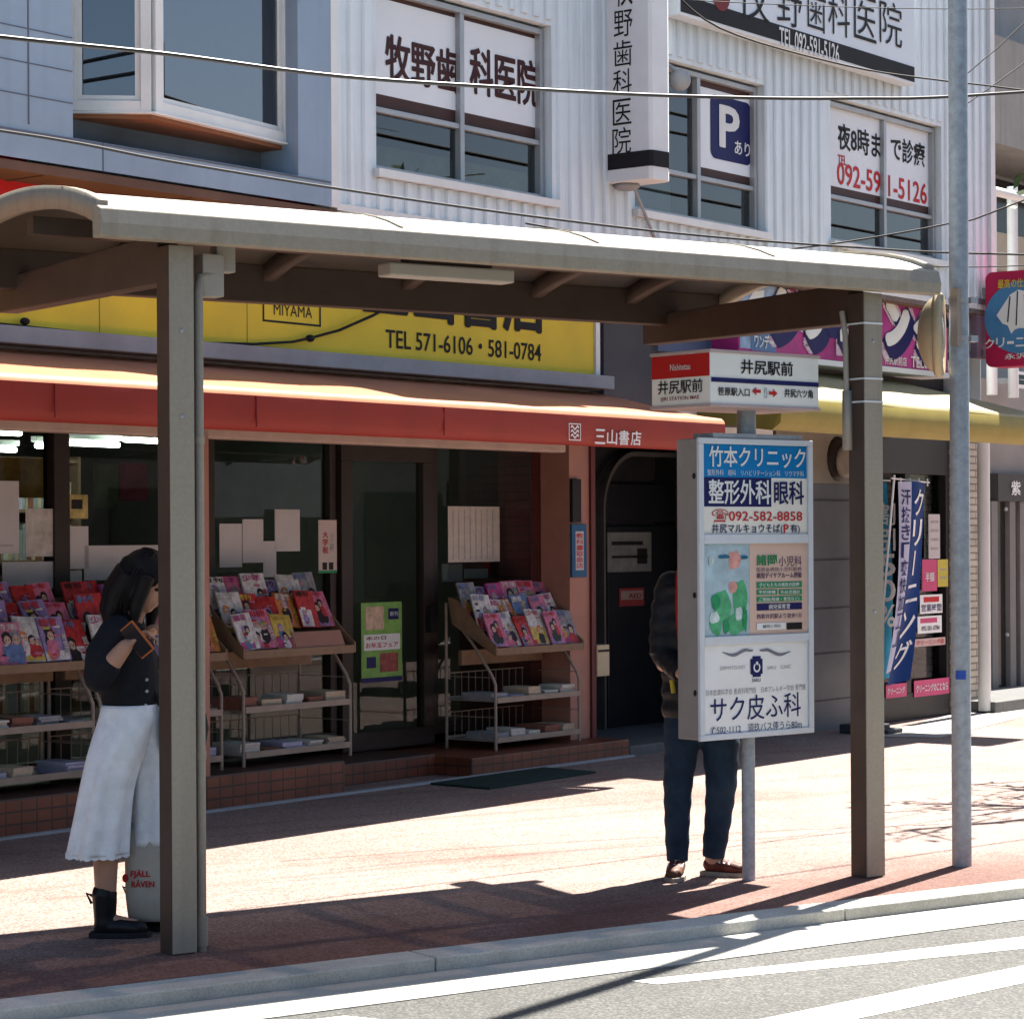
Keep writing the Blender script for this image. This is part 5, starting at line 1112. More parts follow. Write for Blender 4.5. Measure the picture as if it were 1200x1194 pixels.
mb = MB(); r = FA.rect(.3, 1190, 441, 1215, 463); mb.box(r[0], r[1], .3, .36, r[2], r[3]); T_ = Thing('signboard', 'small dark sign with a white frame and number below the red blade sign', 'sign', FA, (r[0], .3, r[2])); T_.part('board', mb, white_paint)
mb = MB(); mb.plate(r[0]+.03, r[1]-.03, r[2]+.03, r[3]-.03, .298); T_.part('panel', mb, pm('dark_teal', (.02,.05,.05), .5)); mb = MB(); write(mb, '2F', (r[0]+.1, r[0]+.4, r[2]+.08, r[3]-.08), .295, .02); T_.part('lettering', mb, white_ink_m)
mb = MB(); mb.box(r[0]+.2, r[0]+.28, .36, .62, r[2]+.05, r[3]-.05); T_.part('bracket', mb, grey_metal_m)
# taller concrete flats behind
AB = Thing('apartment_building', 'tall grey concrete apartment block behind the white building', 'building', FA, (14, 6, 0))
ay = 3.0; abx0 = BX1 + 1.2
mb = MB(); mb.box(abx0-6, 60, ay, ay+10, 2.9, 16); AB.part('wall', mb, concrete_m)
z0_ = FA.Z(1180, 180, ay-1)
mb = MB(); mb.box(abx0-4, 60, ay-1.1, ay-.001, z0_, z0_+1.15); mb.box(abx0-4, 60, ay-1.1, ay-.001, z0_+3.0, z0_+4.1); AB.part('balcony', mb, pm('balcony_grey', (.33,.32,.3), .8, .12, 1.5, stain=.3, streak=True))
mb = MB(); zw0, zw1 = FA.Z(1180, 305, ay), FA.Z(1180, 215, ay)
for i in range(7):
    x = FA.X(1160, ay) + i*1.5; mb.box(x, x+.9, ay-.04, ay-.002, zw0, zw1)
AB.part('window_frame', mb, alu_m)
mb = MB()
for i in range(7):
    x = FA.X(1160, ay) + i*1.5; mb.box(x+.05, x+.43, ay-.06, ay-.041, zw0+.05, zw1-.05); mb.box(x+.47, x+.85, ay-.06, ay-.041, zw0+.05, zw1-.05)
AB.part('pane', mb, pm('dark_glazing', (.03,.03,.03), .1, .1))
mb = MB(); mb.box(abx0-3, 60, ay-1.12, ay-.1, z0_-1.35, z0_-.95); AB.part('ledge', mb, pm('tan_ledge', (.4,.34,.26), .8, .1))
mb = MB(); mb.smooth = True
for u, y_ in ((1163, .2), (1188, .25)):
    x = FA.X(u, y_); mb.tube([(x,y_,2.8),(x,y_,FA.Z(u,225,y_))], .05, 10)
xq0, zq0 = FA.plane(1160, 228, .2); mb.tube([(xq0,.2,zq0),(xq0+1.6,.2,zq0)], .045, 8); mb.tube([(xq0,.2,zq0-.95),(xq0+1.6,.2,zq0-.95)], .03, 8)
solo('pipe_frame', mb, pm('white_pipe', (.7,.71,.7), .4, .06), 'white pipe frame standing on the low roof at the right edge', 'pipe frame', FA, (xq0, .2, 2.9))
# the other side of the street: it is what the shop windows mirror
OB = Thing('street_building', 'beige building across the street mirrored in the shop windows', 'building', FA, (10, -24, 0))
mb = MB(); mb.box(26.5, 30.6, -25.98, -25.9, 2.0, 3.3); OB.part('signboard', mb, white_paint)  # white board added for its pale reflection in the shop glass
mb = MB(); mb.box(-25, 55, -36, -26, -.05, 6.4); OB.part('wall', mb, pm('beige_render', (.3,.28,.24), .8, .1, 1))
for i in range(20):
    x = -24+i*4
    for q_ in ((x, x+2.2, -26, -25.95, 4.2, 5.6), (x, x+2.9, -26, -25.94, .1, 2.6)): mb = MB(); mb.box(*q_); OB.part('window', mb, pm('dark_glazing', (.03,.03,.03), .1, .1))

# ------------------------------------------------------------------ overhead cables
for k_, (ya_, za_, yb_, zb_, lb_) in enumerate(((-13,7.2,-13,7.0,'lowest power cable on the far side of the street, mirrored in the bay window'), (-13.5,7.9,-13,7.5,'second power cable from below on the far side, mirrored in bay window'),
        (-14,8.3,-14.5,9.6,'slanting power cable on the far side, mirrored in the bay window'), (-14,9.4,-13.2,8.9,'topmost power cable on the far side, mirrored in the bay window'))):
    mb = MB(); mb.smooth = True; q_ = [FA.w(-20+80*t_, ya_+(yb_-ya_)*t_, za_+(zb_-za_)*t_-.5*sin(pi*t_)) for t_ in [i/24 for i in range(25)]]; mb.tube([p_-q_[0] for p_ in q_], .03, 6)
    o = bpy.data.objects.new('cable', mb.mesh('cable', cable_m)); o.location = q_[0]; COL.objects.link(o); tag(o, lb_, 'cable', 'overhead cables')
def W3(u, v, D): r = ray(u, v); return Vector((r.x*D, D, CAMH + r.z*D))
def cable(px, D0, D1, r, label, m=cable_m):
    n = len(px); u0, u1 = px[0][0], px[-1][0]
    # straight in plan, sagging in height
    A_, B_ = W3(*px[0], D0), W3(*px[-1], D1); pts = []
    for u, v in px:
        # intersection of the pixel's vertical plane with the plan line A-B
        k = (u - CX) / FPX; dx, dy = B_.x - A_.x, B_.y - A_.y; t = (k*A_.y - A_.x) / (dx - k*dy)
        pts.append(W3(u, v, A_.y + dy*t))
    fine = []
    for i in range(len(pts)-1):
        for j in range(6): 
            t = j/6; p0_, p1_, p2_, p3_ = pts[max(i-1,0)], pts[i], pts[i+1], pts[min(i+2,len(pts)-1)]
            fine.append(.5*((2*p1_) + (p2_-p0_)*t + (2*p0_-5*p1_+4*p2_-p3_)*t*t + (3*p1_-p0_-3*p2_+p3_)*t**3))
    fine.append(pts[-1]); mb = MB(); mb.smooth = True; mb.tube(fine, r, 6)
    o = bpy.data.objects.new('cable', mb.mesh('cable', m, fine[0])); o.location = fine[0]; COL.objects.link(o); tag(o, label, 'cable', 'overhead cables')
wet = pm('glossy_cable', (.02,.02,.022), .38, .1)
cable([(-700,-70),(-200,8),(0,36),(200,59),(400,87),(600,103),(800,115),(1000,120),(1200,115),(1700,80)], 7.5, 17, .009, 'thick black cable crossing the upper windows with a bright sunlit stretch', wet)
cable([(-700,45),(0,146),(200,184),(400,219),(600,250),(800,276),(1000,294),(1200,305),(1700,318)], 8.5, 18, .0065, 'black cable passing just above the shelter roof')
cable([(620,262),(800,293),(934,295),(1115,268),(1200,243),(1600,90)], 13.5, 16, .006, 'thin black cable rising to the right over the third window')
cable([(780,-25),(850,36),(1000,82),(1115,101),(1200,112),(1600,170)], 14, 16, .0055, 'thin cable slanting down across the clinic sign to the right edge')
cable([(500,-40),(700,-8),(935,10),(1200,17),(1600,10)], 13, 16, .003, 'very thin cable along the top right edge')
cable([(1090,318),(1200,318),(1400,306)], 14, 17, .004, 'short thin cable right of the steel pole at roof height')
cable([(1128,102),(1160,75),(1200,40),(1400,-150)], 18, 20, .005, 'thin cable climbing steeply at the right edge before grey flats')
cable([(1128,135),(1200,85),(1400,-60)], 18, 20, .005, 'second thin cable climbing at the right edge below the steeper one')
mb = MB(); mb.smooth = True; q = W3(580, 262, 11.9); q2 = W3(560, 236, 13.4)
mb.tube([(0,0,0),(0,0,.015),tuple((q2-q)*.3)], [.012,.012,.003], 6); mb.ball((0,0,0), (.022,.022,.025), 8, 6)
# ------------------------------------------------------------------ people
def remeshed(name, mb, mat, parent, loc=(0,0,0), vox=.008, smooth=6):
    o = bpy.data.objects.new(name, mb.mesh(name, mat)); COL.objects.link(o)
    r = o.modifiers.new('remesh', 'REMESH'); r.mode = 'VOXEL'; r.voxel_size = vox; r.use_smooth_shade = True
    if smooth: s = o.modifiers.new('smooth', 'SMOOTH'); s.factor = .5; s.iterations = smooth
    bpy.context.view_layer.update()
    me = bpy.data.meshes.new_from_object(o.evaluated_get(bpy.context.evaluated_depsgraph_get()))
    o.modifiers.clear(); o.data = me; o.data.materials.clear(); o.data.materials.append(mat); o.parent = parent; o.location = loc
    me.polygons.foreach_set('use_smooth', [True]*len(me.polygons)); return o
skin_m = pm('skin', (.5,.27,.18), .5, .08, 12)
hair_m = pm('black_hair', (.008,.006,.006), .6, .3, 30)
black_cloth = pm('black_cloth', (.012,.013,.018), .85, .2, 20, bump=.2, bscale=60)
def limb(mb, pts, rs, n=14):
    mb.tube(pts, rs, n)
    for p, r in ((pts[0], rs[0]), (pts[-1], rs[-1])):
        r = r if not isinstance(r, (tuple, list)) else min(r); mb.ball(p, r*.98, 12, 8)
def head(mb, c, yaw, pitch, s=1.0):
    """head with brow, nose, lips, chin and ears; faces -y before turning"""
    R = Matrix.Rotation(yaw, 3, 'Z') @ Matrix.Rotation(pitch, 3, 'X'); c = Vector(c)
    P = lambda x, y, z: c + R @ (Vector((x, y, z)) * s)
    def b(x, y, z, rx_, ry_, rz_):
        k = MB(); k.ball((0,0,0), (rx_*s, ry_*s, rz_*s), 14, 9); mb.add([P(x,y,z) + R @ Vector(v) for v in k.v], k.f)
    b(0,.015,.03,.075,.093,.085); b(0,-.02,-.035,.06,.068,.075); b(0,-.05,-.085,.03,.03,.025)
    b(0,-.09,-.022,.013,.018,.02); b(0,-.083,.005,.009,.012,.03); b(0,-.078,.03,.045,.014,.012)
    b(0,-.08,-.056,.022,.012,.007); b(0,-.079,-.066,.018,.012,.007)
    b(.074,.015,-.01,.008,.018,.03); b(-.074,.015,-.01,.008,.018,.03)
    return P, R
def eyes(parent, P, s=1.0):
    for x in (-.03, .03):
        mb = MB(); mb.smooth = True; mb.ball(P(x,-.073,.006), (.012*s,.008*s,.007*s), 10, 6); B_ = bpy.data.objects.new('eye', mb.mesh('eye', pm('eye_dark', (.03,.02,.02), .2))); COL.objects.link(B_); B_.parent = parent
def hand(mb, wrist, d, up, s=1.0, curl=.7):
    """palm with four curled fingers and a thumb off the side near the base"""
    d = Vector(d).normalized(); up = (Vector(up) - d*Vector(up).dot(d)).normalized(); sd = d.cross(up); w = Vector(wrist)
    mb.tube([w, w + d*.045*s, w + d*.085*s], [(.022*s,.014*s),(.036*s,.014*s),(.038*s,.012*s)], 10)
    for i, L_ in enumerate((.066,.075,.07,.055)):
        b0 = w + d*.08*s + sd*(-.027 + .018*i)*s; a1 = curl; p = [b0]; dir_ = d
        for k, f in enumerate((.45,.32,.23)):
            ang = a1*(k+.5); dir_ = (d*cos(ang) - up*sin(ang)); p.append(p[-1] + dir_*L_*f*s)
        mb.tube(p, [.0088*s,.0082*s,.0075*s,.0062*s], 8); mb.ball(p[-1], .0062*s, 8, 6)
    t0 = w + d*.025*s - sd*.025*s; mb.tube([t0, t0 + (d*.6 - sd*.7 - up*.25).normalized()*.032*s, t0 + (d*.85 - sd*.55 - up*.5).normalized()*.058*s], [.0115*s,.0098*s,.0075*s], 8)
def cloth_loft(name, rings, mat, parent, thick=.004, wob=.006, seed=1, label=None):
    rnd = random.Random(seed); mb = MB(); mb.smooth = True; mb.loft(rings, cap=False)
    o = bpy.data.objects.new(name, mb.mesh(name, mat)); COL.objects.link(o); o.parent = parent
    s = o.modifiers.new('sub', 'SUBSURF'); s.levels = 2; s.render_levels = 2
    k = o.modifiers.new('solid', 'SOLIDIFY'); k.thickness = thick; k.offset = 0
    if label: o['label'] = label
    return o
def ring(c, rx_, ry_, n=28, folds=0, amp=0, ph=0, tilt=0):
    out = []
    for j in range(n):
        a = 2*pi*j/n; k = 1 + (amp*sin(folds*a+ph) if folds else 0)
        x = rx_*k*cos(a); y = ry_*k*sin(a); out.append((c[0]+x, c[1]+y, c[2] + tilt*x))
    return out

# --- woman beside the left post, in profile, looking down at a phone
WF = Frame((-1.533, 9.551), 0)
Wm = Thing('person', 'woman in black top and white wide trousers behind the left shelter post holding a phone', 'person', WF, (0, 0, 0))
mb = MB()
limb(mb, [(.03,0,.86),(.025,0,1.0),(.015,0,1.12),(.01,0,1.2)], [(.075,.1),(.08,.1),(.1,.13),(.07,.13)])
limb(mb, [(.02,0,1.2),(.04,0,1.25),(.07,0,1.31)], [.055,.047,.046])
P, R = head(mb, (.095,-.01,1.375), radians(72), radians(28), .95)
limb(mb, [(.0,-.13,1.2),(-.05,-.16,1.11),(-.055,-.17,1.02)], [.05,.045,.04]); limb(mb, [(-.055,-.17,1.02),(.0,-.205,1.08),(.045,-.195,1.135)], [.04,.038,.029])
hand(mb, (.04,-.19,1.13), (.75,.25,.6), (-.5,.2,.6), .95, .8)
limb(mb, [(.02,.13,1.2),(.0,.15,1.1),(.0,.15,1.02)], [.05,.045,.04]); limb(mb, [(.0,.15,1.02),(.06,.06,1.1),(.09,-.02,1.16)], [.038,.034,.026])
hand(mb, (.085,-.0,1.15), (.5,-.4,.6), (-.5,.2,.6), .95, .8)
limb(mb, [(.02,-.06,.84),(-.035,-.085,.5),(-.055,-.09,.3),(-.055,-.09,.07)], [.07,.058,.05,.036]); limb(mb, [(.05,.06,.84),(.085,.08,.5),(.08,.08,.3),(.06,.08,.07)], [.07,.058,.05,.036])
limb(mb, [(-.055,-.09,.06),(.06,-.095,.04)], [.035,.03]); limb(mb, [(.06,.08,.06),(.17,.075,.04)], [.035,.03])
body = remeshed('body', mb, skin_m, Wm.e, vox=.007, smooth=4); eyes(body, P, .95)
# hair
mb = MB(); k = MB(); k.ball((0,0,0), (1,1,1), 18, 12)
for c_, r_ in (((0,.022,.045),(.09,.1,.09)), ((0,.06,-.02),(.09,.075,.12)), ((.06,.01,-.03),(.035,.06,.1)), ((-.06,.01,-.03),(.035,.06,.1)), ((0,.075,-.12),(.085,.06,.1))): mb.add([P(c_[0]+v[0]*r_[0], c_[1]+v[1]*r_[1], c_[2]+v[2]*r_[2]) for v in k.v], k.f)
for i in range(9):
    a = radians(-95 + 24*i); x, y = .082*sin(a), .03 + .085*cos(a) * .9
    p0_ = P(x, y, .02); p1_ = P(x*1.12, y*1.1, -.08)
    if abs(a) > 1.55: continue
    mb.tube([p0_, p1_, p1_ + Vector((-.02,0,-.08)), p1_ + Vector((-.012,0,-.16))], [.035,.038,.034,.014], 8)
for sx in (-1, 1):
    p0_ = P(.078*sx, -.03, .05); p1_ = P(.085*sx, -.045, -.08); mb.tube([p0_, p1_, p1_ + Vector((-.02,0,-.09))], [.03,.03,.014], 8)
mb.add([P(v[0]*.074, -.062 + v[1]*.026, .068 + v[2]*.03) for v in k.v], k.f)
remeshed('hair', mb, hair_m, Wm.e, vox=.007, smooth=3)
mb = MB(); mb.smooth = True; hr = random.Random(5)
for i in range(170):
    a = hr.uniform(-2.3, 2.3); r0 = hr.uniform(.2,.5); sa, ca = sin(a), cos(a)
    if abs(a) > 1.9 and hr.random() < .5: continue
    e = hr.uniform(.96, 1.05); Lh = hr.uniform(.1,.24)
    q0, q1, q2 = P(.09*sa*r0, .02 + .1*ca*r0, .137*(1-.25*r0*r0)), P(.093*sa*e, .022 + .103*ca*e, .05), P(.098*sa*e, .035 + .105*ca*e, -.06)
    q3 = q2 + Vector((hr.uniform(-.025,.005), hr.uniform(-.012,.012), -Lh))
    mb.tube([q0, q1, q2, q3], [.0022,.003,.0028,.0008], 4, cap=False)
Wm.part('loose_hair', mb, hair_m, local=True)
# black top
mb = MB()
limb(mb, [(.03,0,.875),(.03,0,.95),(.015,0,1.06),(.0,0,1.15),(.005,0,1.215)], [(.105,.14),(.115,.135),(.125,.15),(.118,.165),(.07,.14)], 18)
mb.tube([(.015,0,1.2),(.03,0,1.235)], [.075,.062], 14)
limb(mb, [(.0,-.13,1.19),(-.055,-.165,1.1),(-.065,-.175,1.01)], [.066,.064,.058]); limb(mb, [(-.065,-.175,1.01),(-.04,-.19,1.035),(-.022,-.197,1.055)], [.056,.053,.05])
limb(mb, [(.01,.13,1.19),(.0,.16,1.1),(.0,.16,1.01)], [.066,.062,.055]); limb(mb, [(.0,.16,1.01),(.06,.06,1.09),(.08,.0,1.14)], [.054,.05,.042])
remeshed('top', mb, black_cloth, Wm.e, vox=.009, smooth=5)
mb = MB(); mb.smooth = True
for z in (.9, .955, 1.0): mb.ball((.105 + (.005 if z > .93 else 0), -.1, z), (.007,.007,.007), 8, 6)
Wm.part('buttons', mb, alu_m, local=True)
trouser_m = pm('white_cotton', (.86,.87,.89), .85, .1, 18, bump=.9, bscale=16, stain=.25, scol=(.5,.5,.54))
def leg_rings(spec, seed, tiltk=0):
    return [ring(c, rx_, ry_, 48, 7, am*1.25, seed + i*.22, ti) for i, (c, rx_, ry_, am, ti) in enumerate(spec)]
cloth_loft('trouser_leg', leg_rings([((.03,-.01,.9),.108,.135,.01,0),((.025,-.02,.84),.115,.14,.02,0),((-.01,-.06,.74),.112,.13,.03,0),((-.05,-.085,.6),.1,.12,.045,0),((-.068,-.09,.47),.103,.12,.07,0),((-.082,-.09,.37),.11,.12,.085,.0),((-.087,-.09,.325),.112,.12,.09,.0)], 0), trouser_m, Wm.e)
cloth_loft('trouser_leg', leg_rings([((.04,.02,.9),.108,.12,.01,0),((.07,.05,.8),.105,.12,.02,0),((.09,.07,.68),.1,.11,.035,0),((.1,.08,.55),.1,.11,.05,0),((.105,.08,.43),.1,.11,.06,0),((.105,.08,.34),.102,.11,.06,0)], 2), trouser_m, Wm.e)
# the scalloped hem band
mb = MB(); mb.smooth = True
mb.loft([[(-.088 + .1135*(1+.11*sin(7*(2*pi*j/96)+1.32))*cos(2*pi*j/96), -.09 + .1215*(1+.11*sin(7*(2*pi*j/96)+1.32))*sin(2*pi*j/96), z - (.006*abs(sin(j*pi/4)) if z < .32 else 0)) for j in range(96)] for z in (.336,.316)], cap=False)
Wm.part('hem', mb, trouser_m, local=True)
boot_m = pm('black_leather', (.012,.012,.014), .35, .2, 20)
for (x, y) in ((-.055,-.09), (.06,.08)):
    mb = MB(); limb(mb, [(x-.005,y,.17),(x-.003,y,.08),(x,y,.05)], [.05,.044,.046]); limb(mb, [(x-.015,y,.04),(x+.06,y-.003,.042),(x+.135,y-.006,.034)], [(.042,.036),(.044,.036),(.04,.03)])
    b_ = remeshed('boot', mb, boot_m, Wm.e, vox=.006, smooth=3)
    mb = MB(); mb.prism([(x-.062,y-.035),(x-.03,y-.045),(x+.1,y-.052),(x+.165,y-.035),(x+.178,y),(x+.165,y+.03),(x+.1,y+.045),(x-.03,y+.042),(x-.062,y+.03)], 'z', .0, .022); Wm.part('sole', mb, cable_m, b_, local=True, bev=.004)
    mb = MB(); mb.smooth = True; mb.tube([(x-.05,y,.16),(x-.075,y,.17),(x-.055,y,.13)], .006, 6); Wm.part('pull_tab', mb, boot_m, b_, local=True)
ph = Thing('phone', 'phone in an orange case held up in the woman\'s hand', 'phone', WF, (.09,-.2,1.16))
mb = MB(); R2 = Matrix.Rotation(radians(-38), 3, 'Y') @ Matrix.Rotation(radians(62), 3, 'Z'); k = MB(); k.box(-.006,.006,-.037,.037,-.07,.07); mb.add([R2 @ Vector(v) for v in k.v], k.f); ph.part('case', mb, pm('orange_case', (.5,.13,.03), .5, .1), local=True, bev=.004)
mb = MB(); k = MB(); k.box(-.0075,-.0061,-.033,.033,-.064,.064); mb.add([R2 @ Vector(v) for v in k.v], k.f); ph.part('screen', mb, pm('phone_screen', (.02,.02,.025), .1), local=True)
# cream backpack style bag hanging at her side, and a black shoulder bag
mb = MB(); bgx, bgy = .145, .02
def rrect(cx_, cy_, hx, hy, z, r=.4): 
    return [(cx_ + hx*(abs(cos(a))**r)*(1 if cos(a) >= 0 else -1), cy_ + hy*(abs(sin(a))**r)*(1 if sin(a) >= 0 else -1), z) for a in [2*pi*j/28 for j in range(28)]]
bag_m = pm('cream_canvas', (.5,.45,.38), .8, .1, 10, bump=.2, bscale=150)
Bg = Thing('bag', 'cream canvas bag with red printed logo hanging beside the woman\'s legs', 'bag', WF, (bgx, bgy, .05))
mb.smooth = True; mb.loft([rrect(bgx, bgy, hx, hy, z) for z, hx, hy in ((.045,.1,.03),(.06,.128,.048),(.15,.138,.055),(.3,.14,.052),(.4,.135,.04),(.43,.13,.02))]); Bg.part('sack', mb, bag_m)
mb = MB(); mb.smooth = True; mb.tube([(bgx-.07,bgy,.42),(bgx-.06,bgy,.56),(bgx+.0,bgy,.62),(bgx+.06,bgy,.56),(bgx+.07,bgy,.42)], .01, 8); Bg.part('handle', mb, bag_m)
lx = lambda u: (u - 143.2)/298.4; lz = lambda v: 1.55 - (v-625.6)/2850*9.53
mb = MB(); yl = bgy - .0575; write(mb, 'FJÄLL', (lx(153), lx(176), lz(1024), lz(1013)), yl, .04); write(mb, 'RÄVEN', (lx(154), lx(181), lz(1034), lz(1025)), yl, .04)
mb.disc((lx(147), yl, lz(1023)), .012, 16, .017); Bg.part('lettering', mb, red_ink_m)
SB = Thing('bag', 'black shoulder bag showing right of the left shelter post', 'bag', WF, (lx(220), -.02, .72))
mb = MB(); mb.smooth = True; mb.loft([rrect(lx(216), -.02, hx, hy, z, .6) for z, hx, hy in ((.70,.05,.03),(.72,.08,.06),(.8,.095,.07),(.86,.085,.065),(.885,.05,.03))]); SB.part('sack', mb, black_cloth)
mb = MB(); mb.smooth = True; mb.tube([(lx(198),-.03,.85),(.1,-.05,1.0),(.02,-.14,1.2),(.0,-.1,1.245),(.06,.05,1.2),(lx(215),.02,.86)], .012, 8); SB.part('strap', mb, black_cloth)

# --- man standing behind the advert panel
MF = Frame((.743, 11.02), 0)
Mn = Thing('person', 'person in dark jacket, jeans and orange shoes standing hidden behind the bus stop panel', 'person', MF, (0, 0, 0))
mb = MB()
limb(mb, [(.11,.06,.8),(.11,.06,1.0),(.1,.06,1.2),(.1,.06,1.36)], [(.15,.1),(.14,.1),(.17,.11),(.1,.08)])
limb(mb, [(.1,.06,1.36),(.1,.05,1.44),(.1,.04,1.5)], [.06,.055,.055]); P, R = head(mb, (.1,.03,1.575), radians(10), radians(15), 1.0)
limb(mb, [(-.03,.06,1.33),(-.05,.05,1.15),(-.055,.02,.97)], [.055,.048,.042]); limb(mb, [(-.055,.02,.97),(-.02,-.07,.95),(.02,-.15,.93)], [.036,.034,.028]); hand(mb, (.015,-.145,.93), (.7,-.5,.2), (0,-.1,1), 1, .8)
limb(mb, [(.24,.06,1.33),(.28,.05,1.15),(.28,.02,.97)], [.055,.048,.042]); limb(mb, [(.28,.02,.97),(.22,-.07,.96),(.15,-.15,.95)], [.036,.034,.028]); hand(mb, (.155,-.145,.945), (-.7,-.4,.2), (0,-.1,1), 1, .8)
limb(mb, [(.04,.05,.8),(.01,.03,.45),(.0,.02,.08)], [.09,.06,.04]); limb(mb, [(.18,.05,.8),(.19,.02,.45),(.165,.05,.08)], [.09,.06,.04])
limb(mb, [(.0,.02,.06),(-.02,-.08,.04)], [.034,.024]); limb(mb, [(.165,.05,.06),(.24,.015,.04)], [.034,.024])
body = remeshed('body', mb, skin_m, Mn.e, vox=.008, smooth=4); eyes(body, P)
mb = MB(); k = MB(); k.ball((0,0,0), (1,1,1), 18, 12)
for c_, r_ in (((0,.025,.05),(.086,.1,.08)), ((0,.07,.0),(.075,.05,.08))): mb.add([P(c_[0]+v[0]*r_[0], c_[1]+v[1]*r_[1], c_[2]+v[2]*r_[2]) for v in k.v], k.f)
remeshed('hair', mb, hair_m, Mn.e, vox=.008, smooth=3)
jack_m = pm('black_nylon', (.014,.016,.02), .5, .2, 15)
mb = MB()
tr = [(.11,.06,z) for z in (.72,.76,.8,.84,.88,.92,.96,1.0,1.04,1.08,1.12,1.16,1.2,1.24,1.28,1.32)]
mb.tube(tr, [(.17 + (.012 if i % 2 else 0) + (.01 if z[2] > 1.1 else 0), .135 + (.012 if i % 2 else 0)) for i, z in enumerate(tr)], 20); limb(mb, [(.1,.06,1.3),(.1,.06,1.37),(.1,.06,1.41)], [(.17,.12),(.1,.09),(.085,.08)])
for sx in (0, 1):
    pts = [(-.02,.06,1.32),(-.035,.055,1.25),(-.045,.05,1.18),(-.05,.05,1.11),(-.052,.04,1.04),(-.052,.03,.98)] if not sx else [(.24,.06,1.32),(.265,.055,1.25),(.275,.05,1.18),(.28,.05,1.11),(.28,.04,1.04),(.28,.03,.98)]
    fine = []
    for a_, b_ in zip(pts, pts[1:]): fine += [Vector(a_), (Vector(a_)+Vector(b_))/2]
    mb.tube(fine, [.066 + (.01 if i % 2 else 0) for i in range(len(fine))], 14); e_ = fine[-1]
    tgt = Vector((.01,-.13,.93)) if not sx else Vector((.165,-.13,.945)); mb.ball(fine[0], .068, 12, 8); mb.ball(e_, .064, 12, 8)
    f2 = [e_.lerp(tgt, t/6) for t in range(7)]; mb.tube(f2, [.06 - .003*i + (.007 if i % 2 else 0) for i in range(7)], 14)
remeshed('jacket', mb, jack_m, Mn.e, vox=.009, smooth=2)
mb = MB(); mb.smooth = True; mb.tube([(.02,-.02,1.42),(.006,-.07,1.35),(.004,-.082,1.2),(.012,-.09,1.08)], [(.014,.01)]*4, 8); Mn.part('red_strap', mb, pm('red_nylon', (.45,.02,.02), .5), local=True)
mb = MB(); mb.smooth = True; mb.tube([(-.028,-.085,.9),(-.02,-.09,.84)], [(.011,.006)]*2, 8); Mn.part('yellow_tag', mb, pm('yellow_plastic', (.6,.42,.05), .5), local=True)
jean_m = pm('blue_denim', (.014,.03,.055), .85, .35, 9, bump=.5, bscale=22, stain=.6, scol=(.1,.15,.2))
mb = MB()
limb(mb, [(.1,.055,.83),(.1,.055,.72),(.1,.055,.68)], [(.15,.115),(.155,.12),(.13,.1)], 18)
def trous(p, r):
    f = []; rr = []
    for i in range(len(p)-1):
        for j in range(4): t = j/4; f.append(Vector(p[i]).lerp(Vector(p[i+1]), t)); rr.append(r[i] + (r[i+1]-r[i])*t + (.004 if (len(f) % 2) else -.001))
    f.append(Vector(p[-1])); rr.append(r[-1]); mb.tube(f, rr, 16)
trous([(.035,.05,.75),(.025,.04,.6),(.005,.03,.42),(.0,.025,.25),(.0,.025,.07)], [.092,.08,.066,.057,.05])
trous([(.185,.05,.75),(.2,.03,.6),(.2,.01,.42),(.185,.03,.25),(.165,.05,.085)], [.095,.086,.07,.06,.052])
remeshed('jeans', mb, jean_m, Mn.e, vox=.009, smooth=2)
shoe_m = pm('rust_shoe', (.1,.025,.015), .55, .5, 14, stain=.5, scol=(.3,.22,.12)); 
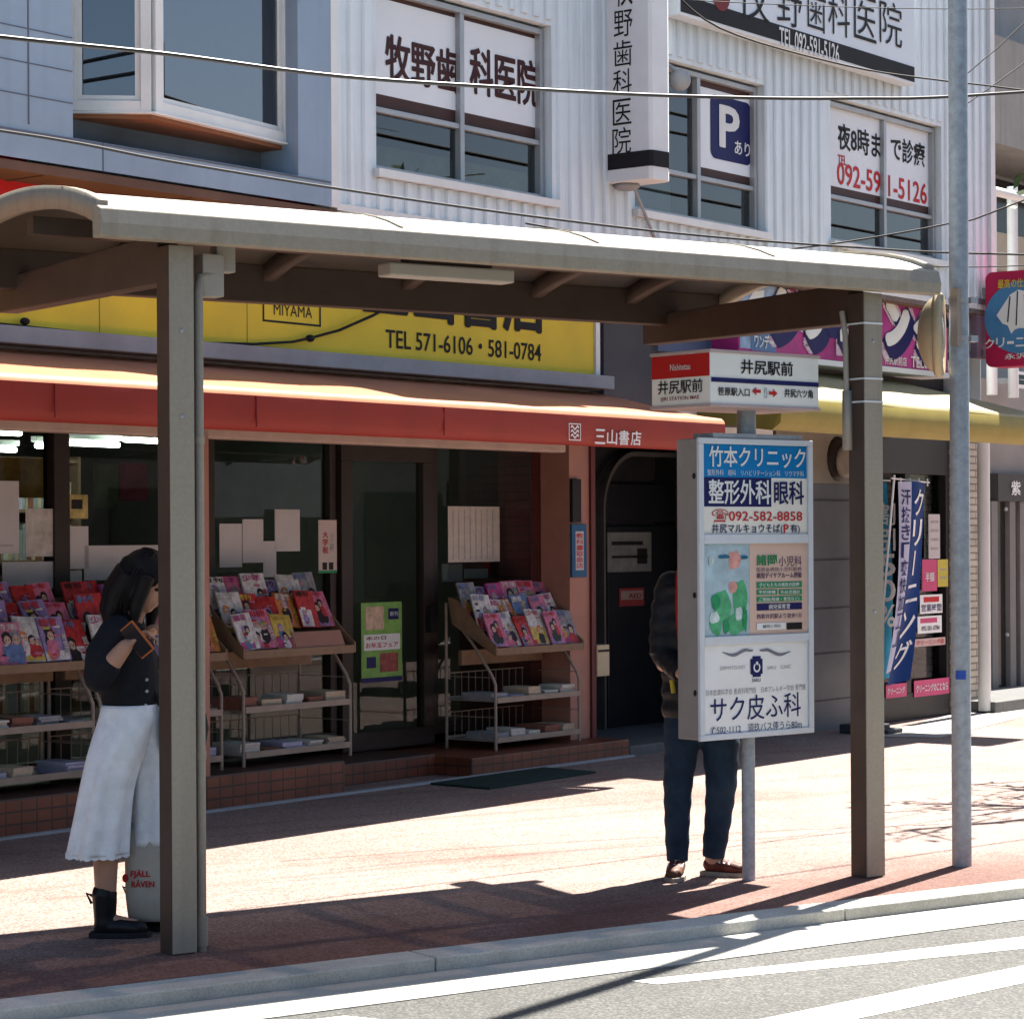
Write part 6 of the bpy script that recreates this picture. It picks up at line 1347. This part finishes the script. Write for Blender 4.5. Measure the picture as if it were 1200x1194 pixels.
for (p, q) in (((.0,.03,.0), (-.03,-.15,0)), ((.155,.06,0), (.29,-.0,0))):
    p, q = Vector(p), Vector(q); d = (q-p); mb = MB()
    limb(mb, [p + Vector((0,0,.05)), p + d*.5 + Vector((0,0,.045)), q + Vector((0,0,.035))], [(.038,.04),(.042,.033),(.037,.024)])
    s_ = remeshed('shoe', mb, shoe_m, Mn.e, vox=.006, smooth=3)
    n = Vector((-d.y, d.x, 0)).normalized(); L_ = d.length; dn = d.normalized()
    pts = [p - dn*.045 - n*.03, p - dn*.045 + n*.03, p + dn*L_*.5 + n*.048, q + n*.042, q + dn*.04, q - n*.042, p + dn*L_*.5 - n*.048]
    mb = MB(); mb.prism([(v.x, v.y) for v in pts], 'z', 0, .022); Mn.part('sole', mb, pm('grubby_sole', (.3,.25,.2), .7, .3, 20), s_, local=True, bev=.004)
    mb = MB(); mb.smooth = True
    for t in (.35,.5,.65): c_ = p + dn*L_*t; mb.tube([c_ - n*.035 + Vector((0,0,.07-.02*t)), c_ + Vector((0,0,.088-.03*t)), c_ + n*.035 + Vector((0,0,.07-.02*t))], .006, 6)
    Mn.part('laces', mb, white_paint, s_, local=True)

# ------------------------------------------------------------------ street tree beyond the right edge: its twigs throw the streaky shade
def tree(x, y, name, label):
    rnd = random.Random(11); tr = Thing(name, label, 'tree', WO, (x, y, 0)); mb = MB(); mb.smooth = True; tips = []
    mb.tube([(0,0,0),(.02,.0,1.3),(-.02,.03,2.6),(.03,0,3.9)], [.11,.085,.065,.03], 10)
    for i in range(14):
        z = 2.0 + .14*i; a = i*2.4; L_ = rnd.uniform(.8,1.5); p = Vector((0,0,z)); e = p + Vector((cos(a)*L_, sin(a)*L_, rnd.uniform(.2,.7)))
        m_ = p.lerp(e, .5) + Vector((0,0,.1)); mb.tube([p, m_, e], [.045,.032,.016], 6)
        for k in range(5):
            q = m_.lerp(e, rnd.random()); t = q + Vector((rnd.uniform(-.5,.5), rnd.uniform(-.5,.5), rnd.uniform(0,.4))); mb.tube([q, t], [.02,.008], 5); tips += [t, q.lerp(t,.6)]
    tr.part('trunk', mb, pm('bark', (.12,.09,.07), .9, .3, 12), local=True)
    mb = MB()
    for t in tips:
        for k in range(4):
            c_ = t + Vector((rnd.gauss(0,.11), rnd.gauss(0,.11), rnd.gauss(0,.08))); u = Vector((rnd.gauss(0,1), rnd.gauss(0,1), rnd.gauss(0,.6))).normalized(); w = u.orthogonal().normalized()
            mb.quad(c_-u*.06, c_+w*.035, c_+u*.06, c_-w*.035)
    tr.part('crown', mb, pm('leaf_green', (.06,.1,.03), .6, .3, 3), local=True)
tree(4.6, 15.6, 'street_tree', 'small leafy street tree just beyond the right edge')
